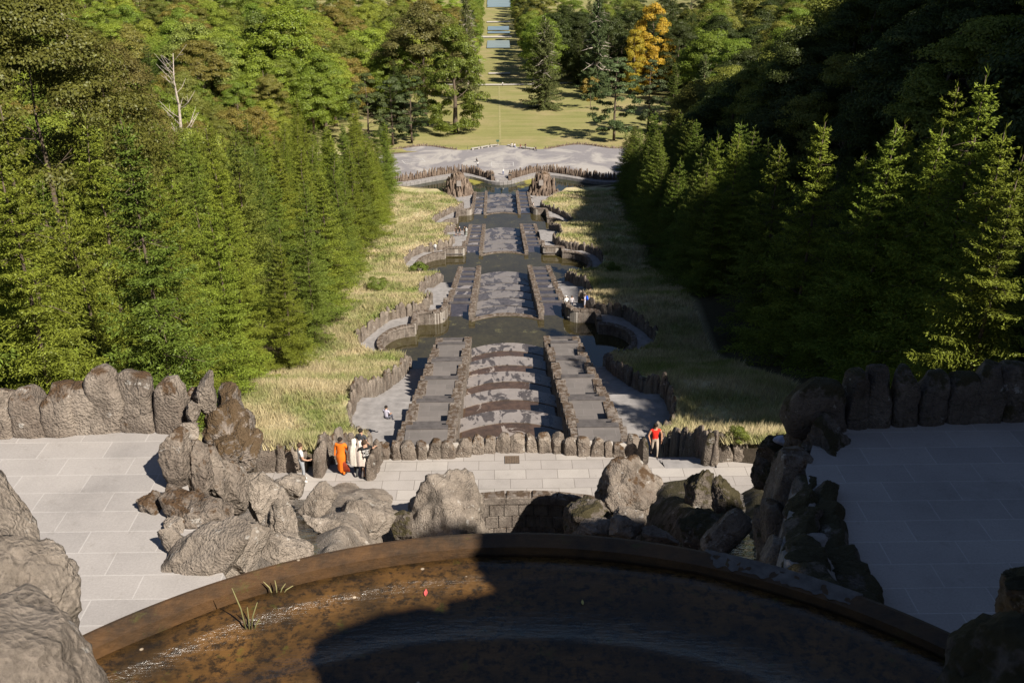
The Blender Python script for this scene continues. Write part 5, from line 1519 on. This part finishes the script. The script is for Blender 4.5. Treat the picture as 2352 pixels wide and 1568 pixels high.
# the wood on both sides of the meadow and of the avenue
for y in list(np.arange(264, 470, 14.0)) + [500, 545, 590]:
    x = -(46 if y < 300 else (30 if y < 380 else 17)) - rt.uniform(0, 4)
    st = 13.0 if y < 480 else 15.0
    while x > -.56 * y - 8:
        c = rt.choice([G_BR, G_OLIVE, G_LIME, G_LIME, G_BR, G_RUST]); k = rt.choice(['broad', 'broad', 'beech', 'spruce' if rt.random() < .5 else 'broad'])
        if k == 'spruce': c = G_SPRD
        xx, yy, h = x + rt.uniform(-3, 3), y + rt.uniform(-3, 3), rt.uniform(18, 25) + (3 if y > 480 else 0)
        if in_view(xx, yy, h, 20): tree(k, xx, yy, h, c, 'tree in the mixed green wood left of the meadow and avenue', 'mixed wood left of the meadow', wide=1.15)
        x -= st
    x = (62 if y < 330 else (40 if y < 380 else 17)) + rt.uniform(0, 4)
    while x < min(.56 * y + 10, 300 if y > 480 else 150):
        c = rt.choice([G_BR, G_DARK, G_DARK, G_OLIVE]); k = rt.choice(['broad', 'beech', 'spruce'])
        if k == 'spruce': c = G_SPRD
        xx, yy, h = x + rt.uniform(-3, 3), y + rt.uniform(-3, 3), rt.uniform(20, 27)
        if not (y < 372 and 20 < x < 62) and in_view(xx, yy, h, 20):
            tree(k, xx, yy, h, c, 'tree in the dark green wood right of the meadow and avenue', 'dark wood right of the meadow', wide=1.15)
        x += st
for y in np.arange(470, 900, 20):
    for sg in (-1, 1):
        x = sg * (15.5 + rt.uniform(-1, 1.5))
        tree('broad' if rt.random() < .7 else 'beech', x, y + rt.uniform(-3, 3), rt.uniform(17, 22), rt.choice([G_BR, G_OLIVE, G_DARK]),
             'tree lining the %s side of the far avenue' % SIDEN[sg], 'trees lining the %s side of the far avenue' % SIDEN[sg])
# single trees one can point to
tree_px('oak', 1040, 78, 290, (.175, .215, .035), 'bright green spreading oak on the left edge of the meadow', wide=1.0)
tree_px('weeping', 1252, 32, 330, (.115, .125, .04), 'great weeping spruce with bare pale limbs on the meadow right of the avenue', wide=.95)
tree_px('broad', 965, 15, 318, (.17, .155, .045), 'tall olive-brown tree behind the bright green oak', wide=1.2)
tree_px('weeping', 1070, -10, 352, (.12, .13, .045), 'drooping conifer close to the left side of the avenue', wide=.6)
tree_px('weeping', 1375, -20, 352, (.085, .11, .04), 'tall drooping conifer right of the great weeping spruce', wide=.7)
tree_px('chestnut', 1504, 14, 362, (.45, .31, .035), 'orange autumn chestnut tree at the right end of the meadow', var=0, wide=.95)
tree_px('chestnut', 1462, 45, 352, (.36, .31, .03), 'yellow-green autumn tree standing left of the orange one', var=1, wide=.75)
tree_px('pine', 838, 172, 262, (.075, .095, .03), 'leftmost of the three open-crowned pines left of the gravel place', wide=1.1)
tree_px('pine', 893, 165, 268, (.075, .095, .035), 'middle of the three open-crowned pines left of the gravel place', wide=1.0)
tree_px('pine', 938, 160, 274, (.07, .09, .03), 'rightmost of the three open-crowned pines left of the gravel place', wide=1.0)
tree_px('pine', 1418, 118, 276, (.075, .10, .04), 'tall dark pine with bare lower branches right of the gravel place', wide=1.15)
tree_px('pine', 1497, 138, 288, (.08, .10, .04), 'lower pine in front of the orange chestnut', wide=1.0)
tree_px('cedar', 1622, 122, 285, (.10, .125, .045), 'layered grey-green cedar on the right, before the dark wood', wide=1.0)
tree_px('spruce', 1553, 140, 282, (.115, .145, .03), 'small bright conical spruce left of the layered cedar', wide=.9)
tree_px('sapling', 1358, 172, 330, (.24, .17, .04), 'small orange-tinged young tree on the meadow')
tree_px('column', 592, 38, 300, (.125, .17, .03), 'narrow columnar tree wrapped in dense foliage above the left spruces', wide=1.15)
tree_px('edge_spruce', 690, 105, 298, (.12, .15, .07), 'left one of the two blue-grey spruces left of the meadow', wide=1.5)
tree_px('edge_spruce', 742, 98, 304, (.115, .145, .07), 'right one of the two blue-grey spruces left of the meadow', wide=1.5)
tree_px('dead', 388, 118, 168, (1, 1, 1), 'bare dead tree with pale forked trunk among the left wood', tv=0)
tree_px('dead', 140, 18, 190, (1, 1, 1), 'grey dead conifer skeleton near the upper left corner', tv=1)
tree_px('bigbeech', 20, -30, 74, (.155, .15, .03), 'big near beech with rusty leaves in the upper left corner', wide=1.0)
tree_px('broad', 462, 300, 128, (.20, .25, .035), 'lime-green round tree rising behind the left spruces', wide=.8)
tree_px('broad', 560, 335, 140, (.17, .22, .045), 'fresh green round tree just above the left spruces', wide=.75)
tree_px('broad', 440, 55, 272, (.21, .24, .05), 'pale yellow-green tree behind the bare dead tree', wide=1.2)
tree_px('broad', 640, 12, 300, (.21, .26, .03), 'light green domed tree right of the narrow columnar tree', wide=1.2)
tree_px('bigbeech', 215, 105, 130, (.18, .155, .045), 'brownish broad tree left of the bare dead tree', wide=1.1)
# bushes in the dry grass
for (px, py, z, h, lab) in ((868, 690, -23.5, 1.7, 'small leafy bush in the dry grass beside the upper left path'), (965, 650, -33.5, 1.9, 'green bush hanging over the wall at the second pond'),
                            (1690, 1012, 1, .7, 'thin weedy bush by the sunlit grass at the right end of the plaza'), (1405, 655, -31, 1.6, 'yellowish bush in the shaded grass beside the right path')):
    p = atz(px, py, z); tree('bush', p.x, p.y, h, (.16, .19, .035), lab, z=ground(p.x, p.y), sink=.1)

# ------------------------------------------------------------------ people
JT = dict(pel=(0, 0, .95), waist=(0, .005, 1.09), chest=(0, 0, 1.29), neck=(0, -.01, 1.455), head=(0, .02, 1.585), top=(0, .015, 1.70),
          shl=(-.185, 0, 1.405), ell=(-.235, -.03, 1.13), wrl=(-.24, .05, .90), hal=(-.235, .085, .80),
          shr=(.185, 0, 1.405), elr=(.235, -.03, 1.13), wrr=(.24, .05, .90), har=(.235, .085, .80),
          hil=(-.095, 0, .90), knl=(-.105, .03, .50), anl=(-.105, -.02, .085), tol=(-.115, .15, .03),
          hir=(.095, 0, .90), knr=(.105, .03, .50), anr=(.105, -.02, .085), tor=(.115, .15, .03))
RAD = dict(pel=.135, waist=.118, chest=.135, neck=.06, head=.088, top=.07, sh=.068, el=.046, wr=.03, ha=.036, hi=.098, kn=.06, an=.042, to=.036)
BON = [('pel', 'waist', 'shirt'), ('waist', 'chest', 'shirt'), ('chest', 'neck', 'shirt'), ('neck', 'head', 'skin'), ('head', 'top', 'skin')]
for s in 'lr':
    BON += [('chest', 'sh' + s, 'shirt'), ('sh' + s, 'el' + s, 'sleeve'), ('el' + s, 'wr' + s, 'fore'), ('wr' + s, 'ha' + s, 'skin'),
            ('pel', 'hi' + s, 'leg'), ('hi' + s, 'kn' + s, 'leg'), ('kn' + s, 'an' + s, 'shin'), ('an' + s, 'to' + s, 'shoe')]
PM = {}
def pcol(c):
    c = tuple(c)
    if c not in PM: PM[c] = m_plain('cloth_%d' % len(PM) if False else 'fabric', c, .85, .15, 14, .3)
    return PM[c]
SKIN = (.42, .25, .17); HAIRD = (.018, .013, .01); HAIRB = (.06, .035, .02)
WALK = dict(knl=(-.10, .16, .53), anl=(-.105, .14, .10), tol=(-.11, .30, .04), knr=(.10, .0, .49), anr=(.105, -.24, .13), tor=(.11, -.10, .03), wrl=(-.25, -.08, .92), hal=(-.25, -.08, .82), wrr=(.25, .16, .95), har=(.24, .2, .86))
SIT = dict(pel=(0, 0, .42), waist=(0, -.02, .57), chest=(0, .0, .78), neck=(0, .03, .945), head=(0, .07, 1.07), top=(0, .07, 1.185), shl=(-.185, .02, .90), shr=(.185, .02, .90),
           ell=(-.24, .1, .65), elr=(.24, .1, .65), wrl=(-.15, .3, .56), wrr=(.15, .3, .56), hal=(-.10, .38, .55), har=(.10, .38, .55),
           hil=(-.10, .02, .40), hir=(.10, .02, .40), knl=(-.12, .44, .43), knr=(.12, .44, .43), anl=(-.12, .46, .06), anr=(.12, .46, .06), tol=(-.13, .62, .02), tor=(.13, .62, .02))
def person(loc, face, label, shirt, legs, shoe=(.05, .05, .05), skin=SKIN, pose=None, hair=HAIRD, hairlen=0, sleeve=.55, fore=True, shin=None, H=1.75, group=None, detail=False, wide=1.0, cap=None):
    """face: heading in radians, 0 looks along +Y (away from the viewpoint), pi looks back at it"""
    J = {k: Vector(v) for k, v in JT.items()}
    for k, v in (pose or {}).items(): J[k] = Vector(v)
    names = list(J)
    me = bpy.data.meshes.new('skel')
    me.from_pydata([J[n] for n in names], [(names.index(a), names.index(b)) for a, b, _ in BON], [])
    tmp = bpy.data.objects.new('skel', me); COL.objects.link(tmp)
    sm = tmp.modifiers.new('s', 'SKIN'); sm.use_smooth_shade = True
    ss = tmp.modifiers.new('u', 'SUBSURF'); ss.levels = 1; ss.render_levels = 1
    for i, n in enumerate(names):
        r = RAD.get(n, RAD.get(n[:2]))
        d = me.skin_vertices[0].data[i]
        d.radius = (r * wide, r * wide) if n not in ('head', 'top', 'neck') else (r, r)
        d.use_root = n == 'pel'
    dg = bpy.context.evaluated_depsgraph_get()
    body = bpy.data.meshes.new_from_object(tmp.evaluated_get(dg))
    bpy.data.objects.remove(tmp)
    mats = ['skin', 'shirt', 'leg', 'shoe', 'shin']
    cols = dict(skin=skin, shirt=shirt, leg=legs, shoe=shoe, shin=shin or legs)
    body.materials.clear()
    for k in mats: body.materials.append(pcol(cols[k]))
    segs = [(J[a], J[b], t) for a, b, t in BON]
    for p in body.polygons:
        c = p.center; best = (9, None, 0)
        for a, b, t in segs:
            ab = b - a; u = min(max((c - a).dot(ab) / ab.length_squared, 0), 1)
            d = (c - (a + ab * u)).length
            if d < best[0]: best = (d, t, u)
        t, u = best[1], best[2]
        if t == 'sleeve': t = 'shirt' if u < sleeve else 'skin'
        elif t == 'fore': t = 'shirt' if (sleeve >= 1 and fore) else 'skin'
        elif t == 'shirt' and best[2] < .15 and best[1] == 'shirt' and c.z < J['pel'].z + .02: t = 'leg'
        p.material_index = mats.index(t)
    o = empty('person', loc, -face)
    tag(o, label, 'person', group)
    s = H / 1.75; o.scale = (s, s, s)
    extra = MB(); extra.add([v.co[:] for v in body.vertices], [tuple(p.vertices) for p in body.polygons]); extra.m = [p.material_index for p in body.polygons]
    hd = J['head']; fw = Vector((0, 1, 0))
    extra.blob(hd + Vector((0, .092, -.012)), .014, .02, .022, 0, 1)
    for sx in (-1, 1): extra.blob(hd + Vector((sx * .088, .0, -.005)), .014, .022, .032, 0, 1)
    for sd in 'lr':
        w_, h_ = J['wr' + sd], J['ha' + sd]; d = (h_ - w_).normalized(); sx = 1 if sd == 'l' else -1
        a = Vector((0, 1, 0)) - d * d.y; a = a.normalized() if a.length > .05 else Vector((1, 0, 0))
        for q, ln in zip((-1.5, -.5, .5, 1.5), (.062, .075, .08, .07)):
            p0 = h_ + a * q * .017 + d * .015
            bend = Vector((sx * .3, 0, 0)) * .5
            extra.tube([p0, p0 + d * ln * .6, p0 + d * ln + bend * .04], [.0105, .0095, .007], 5, 0)
        extra.tube([w_ + a * .03 + d * .03, w_ + a * .06 + d * .07, w_ + a * .065 + d * .10], [.013, .011, .008], 5, 0)
    bo_ = extra.build('body', [pcol(cols[k]) for k in mats], o, True)
    if detail:
        f = MB()
        for sx in (-1, 1): f.blob(hd + Vector((sx * .032, .082, .014)), .012, .008, .007, 0, 1)
        f.build('eyes', pcol((.03, .025, .02)), o, True)
        f = MB(); f.blob(hd + Vector((0, .083, -.048)), .024, .01, .007, 0, 1); f.build('mouth', pcol((.30, .10, .08)), o, True)
    if hair is not None:
        h = MB(); V, F = ICO[3]
        hv = []
        for x, y, z in V:
            if z < -.1 or (y > .45 and z < .42): k = .80
            else: k = 1.0
            n_ = 1 + .07 * noise.noise(Vector((x, y, z)) * 4 + Vector(loc))
            hv.append((hd.x + x * .104 * k * n_, hd.y - .012 + y * .116 * k * n_, hd.z + .035 + z * .112 * k * n_))
        h.add(hv, F.tolist())
        if hairlen: 
            h.tube([hd + Vector((0, -.07, .03)), hd + Vector((0, -.11, -.12)), hd + Vector((0, -.10, -hairlen))], [.085, .10, .05], 10)
        h.build('hair', pcol(hair), o, True)
    if cap:
        h = MB(); h.blob(hd + Vector((0, 0, .065)), .108, .118, .075, 0, 2); h.blob(hd + Vector((0, .11, .05)), .08, .09, .012, 0, 2)
        h.build('cap', pcol(cap), o, True)
    return o, J
def drape_cloth(o, name, rings, col, folds=.06, n=28, seed=0):
    """soft cloth round the body: rings of (z, rx, ry, y offset)"""
    V, F = [], []
    for j, (z, rx, ry, yo) in enumerate(rings):
        f = folds * min(1, j / 3)
        for i in range(n):
            t = 2 * math.pi * i / n
            k = 1 + f * math.sin(t * 7 + seed + j * .25) + f * .7 * noise.noise((math.cos(t) * 2, math.sin(t) * 2, z * 2 + seed))
            V.append((rx * k * math.cos(t), yo + ry * k * math.sin(t), z + (.05 * math.sin(t * 2 + seed) if j == len(rings) - 1 else 0)))
    for j in range(len(rings) - 1):
        for i in range(n): F.append((j * n + i, j * n + (i + 1) % n, (j + 1) * n + (i + 1) % n, (j + 1) * n + i))
    return link(name, mesh_np(name, V, F, pcol(col), True), o)
def feet(px, py, z): return atz(px, py, z)
# on the plaza, by the head of the left stairs
o, J = person(feet(697, 1105, 0), 1.15, 'boy in a white t-shirt and pale grey trousers at the left end of the plaza', (.62, .62, .60), (.30, .31, .33), (.6, .58, .55), hair=HAIRB,
              pose=dict(elr=(.24, .02, 1.13), wrr=(.2, .22, 1.0), har=(.18, .30, 1.0), knl=(-.11, .06, .5), anl=(-.11, .02, .085), tol=(-.12, .18, .03), tor=(.16, .13, .03)), H=1.78, detail=True)
o, J = person(feet(788, 1087, -.05), .1, 'woman in a bright orange dress walking down the left stairs', (.72, .16, .012), (.72, .16, .012), skin=(.22, .12, .075), sleeve=1.0, pose=dict(WALK, elr=(.30, -.02, 1.16), wrr=(.36, .12, 1.02), har=(.37, .18, .98)), H=1.70, wide=1.12)
drape_cloth(o, 'dress', [(1.40, .17, .12, -.01), (1.25, .19, .15, 0), (1.08, .16, .13, 0), (.95, .21, .18, -.01), (.78, .22, .19, -.01), (.55, .18, .17, -.02), (.32, .19, .19, -.02), (.16, .17, .17, -.02)], (.72, .16, .012), .03)
p = MB()
for i in range(5): p.tube([(.06 + i * .03, -.12 - .01 * i, .78 - .05 * i), (.10 + i * .045, -.16, .50), (.13 + i * .05, -.2, .24)], [.03, .035, .03], 6)
p.build('sash', pcol((.25, .035, .012)), o, True)
o, J = person(feet(819, 1090, 0), .25, 'woman in a long cream headscarf, left of the pair by the stairs', (.6, .55, .48), (.05, .05, .05), hair=None, sleeve=1.0, pose=WALK, H=1.68)
drape_cloth(o, 'headscarf', [(1.745, .03, .03, .0), (1.72, .08, .09, .0), (1.64, .112, .125, -.01), (1.52, .115, .125, -.01), (1.43, .20, .15, -.01), (1.25, .26, .19, -.02), (1.02, .27, .20, -.03), (.80, .26, .19, -.04), (.62, .22, .15, -.08)], (.66, .60, .52), .08, seed=1)
o, J = person(feet(833, 1093, 0), .35, 'woman in a long pinkish-cream headscarf, right of the pair by the stairs', (.55, .48, .42), (.10, .085, .08), hair=None, sleeve=1.0, pose=WALK, H=1.66)
drape_cloth(o, 'headscarf', [(1.745, .03, .03, .0), (1.72, .08, .09, .0), (1.64, .112, .125, -.01), (1.52, .115, .125, -.01), (1.43, .21, .15, -.01), (1.25, .27, .19, -.02), (1.02, .28, .20, -.03), (.82, .28, .2, -.03), (.58, .27, .18, -.04)], (.60, .50, .44), .08, seed=4)
q = aty(836, 1090, 34.6); q.z = zpath(q.y) - .02
person(q, .3, 'dark-haired person half hidden behind the two women in headscarves', (.05, .05, .055), (.06, .05, .05), H=1.72, pose=WALK)
o, J = person(feet(843, 1096, 0), -.35, 'man in a black printed t-shirt and black shorts leaning on the stones', (.012, .012, .013), (.012, .012, .013), (.45, .30, .22), hair=HAIRB, shin=SKIN, H=1.74,
              pose=dict(ell=(-.28, .10, 1.17), wrl=(-.16, .28, 1.33), hal=(-.10, .30, 1.42), shr=(.2, .02, 1.40), elr=(.36, .10, 1.22), wrr=(.44, .22, 1.20), har=(.5, .28, 1.18), chest=(.03, 0, 1.29), neck=(.03, 0, 1.455), head=(.01, .02, 1.585), top=(.0, .02, 1.70)), detail=True)
bt_ = MB()
def letters(word, cx, cz, h, w, curve=0.0):
    G = {'B': [(0, 0, 0, 1), (0, 1, .8, .9), (0, .5, .8, .5), (0, 0, .8, .1), (.8, .1, .8, .45), (.8, .55, .8, .9)], 'E': [(0, 0, 0, 1), (0, 1, .8, 1), (0, .5, .6, .5), (0, 0, .8, 0)],
         'A': [(0, 0, .4, 1), (.4, 1, .8, 0), (.2, .4, .6, .4)], 'S': [(.8, .9, 0, .9), (0, .9, 0, .5), (0, .5, .8, .5), (.8, .5, .8, .1), (.8, .1, 0, .1)], 'T': [(0, 1, .8, 1), (.4, 0, .4, 1)],
         'O': [(0, 0, 0, 1), (.8, 0, .8, 1), (0, 0, .8, 0), (0, 1, .8, 1)], 'R': [(0, 0, 0, 1), (0, 1, .8, .9), (.8, .9, .8, .55), (0, .5, .8, .5), (.3, .5, .8, 0)]}
    for i, ch in enumerate(word):
        x0 = cx - w * len(word) / 2 + i * w
        for (xa, za, xb, zb) in G[ch]:
            zc = cz - curve * ((i - len(word) / 2 + .5) / len(word)) ** 2
            bt_.tube([(x0 + xa * w * .85, -.150, zc + za * h), (x0 + xb * w * .85, -.150, zc + zb * h)], .008, 4)
letters('BEAST', .02, 1.31, .055, .055, .06); letters('OR', .02, 1.17, .11, .11); letters('BEAST', .02, 1.10, .045, .05)
bt_.build('print', pcol((.6, .58, .56)), o)
# right stairs
o, J = person(Vector((atz(1503, 1053, -1.1).x, 36.0, -1.12)), math.pi - .05, 'woman in a red top and beige trousers climbing the right stairs', (.62, .022, .012), (.42, .34, .27), (.06, .04, .03), skin=(.45, .24, .15), hairlen=.36, sleeve=.08, pose=dict(WALK, elr=(.30, .02, 1.14), ell=(-.30, -.06, 1.14), wrl=(-.30, .02, .90), hal=(-.28, .06, .80)), H=1.68, detail=True)
o, J = person(feet(888, 972, zpath(48) + .1), .5, 'person in a pale lilac shirt sitting in the shade of the left stair wall', (.42, .40, .48), (.08, .08, .10), pose=SIT, H=1.72)
# right path by the first pond
person(feet(1301, 712, -20.75), -.3, 'person in a white cap and white shirt leaning on the right bastion wall', (.66, .66, .65), (.05, .05, .09), hair=None, cap=(.6, .6, .58), sleeve=1.0, pose=dict(chest=(0, .06, 1.27), neck=(0, .12, 1.42), head=(0, .18, 1.53), top=(0, .19, 1.64), shl=(-.18, .08, 1.37), shr=(.18, .08, 1.37)), H=1.66)
person(feet(1313, 712, -20.75), -.25, 'woman in a patterned pale blouse and dark trousers by the right bastion wall', (.42, .39, .40), (.035, .04, .06), hair=HAIRB, sleeve=1.0, H=1.66, wide=1.1)
o, J = person(feet(1343, 709, -20.75), -1.35, 'boy in a lilac shirt and pale shorts with a blue backpack', (.48, .47, .58), (.48, .47, .55), (.5, .48, .45), skin=SKIN, hair=HAIRB, shin=(.25, .15, .1), H=1.68, pose=dict(elr=(.24, .05, 1.12), wrr=(.14, .26, 1.08), har=(.08, .32, 1.08), ell=(-.24, .05, 1.12), wrl=(-.14, .26, 1.08), hal=(-.08, .32, 1.08)))
bp = MB(); bp.blob((0, 0, 0), .16, .11, .25, 0, 3); bp.blob((0, -.09, -.08), .11, .06, .12, 0, 2)
for sx in (-.1, .1): bp.tube([(sx, .10, .2), (sx, .22, .14), (sx, .2, -.05), (sx, .1, -.15)], .018, 6)
b_ = bp.build('backpack', pcol((.01, .08, .55)), None, True, Vector(o.location) + Matrix.Rotation(1.35, 3, 'Z') @ Vector((0, -.22, 1.25))); b_.rotation_euler = (0, 0, 1.35)
tag(b_, 'bright blue backpack on the back of the boy in lilac', 'backpack')
# left path
person(feet(1000, 581, -33.9), .3, 'person in a white shirt on the left path above the second pond', (.66, .66, .65), (.2, .2, .22), hair=HAIRB, H=1.72, sleeve=1)
person(feet(1048, 541.5, -36.5), 2.7, 'left of the two people dressed in black on the left path', (.015, .015, .016), (.015, .015, .016), shin=SKIN, H=1.68)
person(feet(1055.5, 542, -36.5), 2.9, 'right of the two people dressed in black, with a pale cap, on the left path', (.015, .015, .016), (.015, .015, .016), shin=SKIN, cap=(.55, .5, .48), H=1.76)
person(feet(1067, 540, -36.5), 2.0, 'person in dark clothes beside the one in white on the left path', (.03, .045, .03), (.015, .015, .016), H=1.7)
person(feet(1071, 542, -36.5), -2.4, 'person in a white shirt and pale green trousers by the stair wall', (.66, .66, .64), (.45, .52, .45), (.5, .5, .5), hair=HAIRB, sleeve=1, H=1.76)
person(feet(1225, 482, -45.5), -1.4, 'person leaning on the wall of the lowest flight, in a light top', (.5, .45, .42), (.12, .1, .1), hair=HAIRD, H=1.72)
# gravel place, benches and meadow
person(feet(1094.6, 373, ZG), .6, 'dark figure crouching on the gravel beside the person in white', (.02, .02, .025), (.02, .02, .025), pose=SIT, H=1.7)
person(feet(1097.5, 385.5, ZG), .2, 'person in a white shirt and dark trousers standing on the gravel', (.66, .66, .66), (.03, .035, .06), hair=HAIRD, H=1.76)
person(feet(1155.6, 402, ZG), math.pi, 'person in a white top and blue jeans at the top of the basin steps', (.62, .62, .62), (.08, .12, .28), cap=(.6, .6, .6), sleeve=1, H=1.72)
def at_far(px, off): 
    x = aty(px, 334, 266).x
    return Vector((x, Yf(x) - off, ZG))
person(at_far(1176, .75), math.pi, 'left of the two people in white sitting on a bench', (.66, .66, .65), (.5, .5, .5), pose=SIT, H=1.7)
person(at_far(1182, .75), math.pi - .3, 'right of the two people in white on a bench, in blue trousers', (.66, .66, .65), (.1, .16, .4), pose=SIT, H=1.7)
person(at_far(1195, .75), math.pi, 'person in dark red sitting on the middle right bench', (.18, .04, .04), (.4, .3, .25), pose=SIT, H=1.7)
person(at_far(1206, 1.3), math.pi + .4, 'person in black standing in front of the benches', (.015, .015, .015), (.12, .13, .12), hair=HAIRD, H=1.78)
person(at_far(1229, 1.2), math.pi - .4, 'stooped figure in dark clothes at the right end of the benches', (.02, .02, .02), (.02, .02, .025), pose=SIT, H=1.75, hair=(.3, .29, .28))
wx = aty(1154.5, 198, 384)
person(Vector((wx.x, 384, ground(wx.x, 384))), 0, 'lone walker in a white top on the trodden path across the meadow', (.62, .62, .60), (.03, .04, .06), H=1.76, pose=WALK)
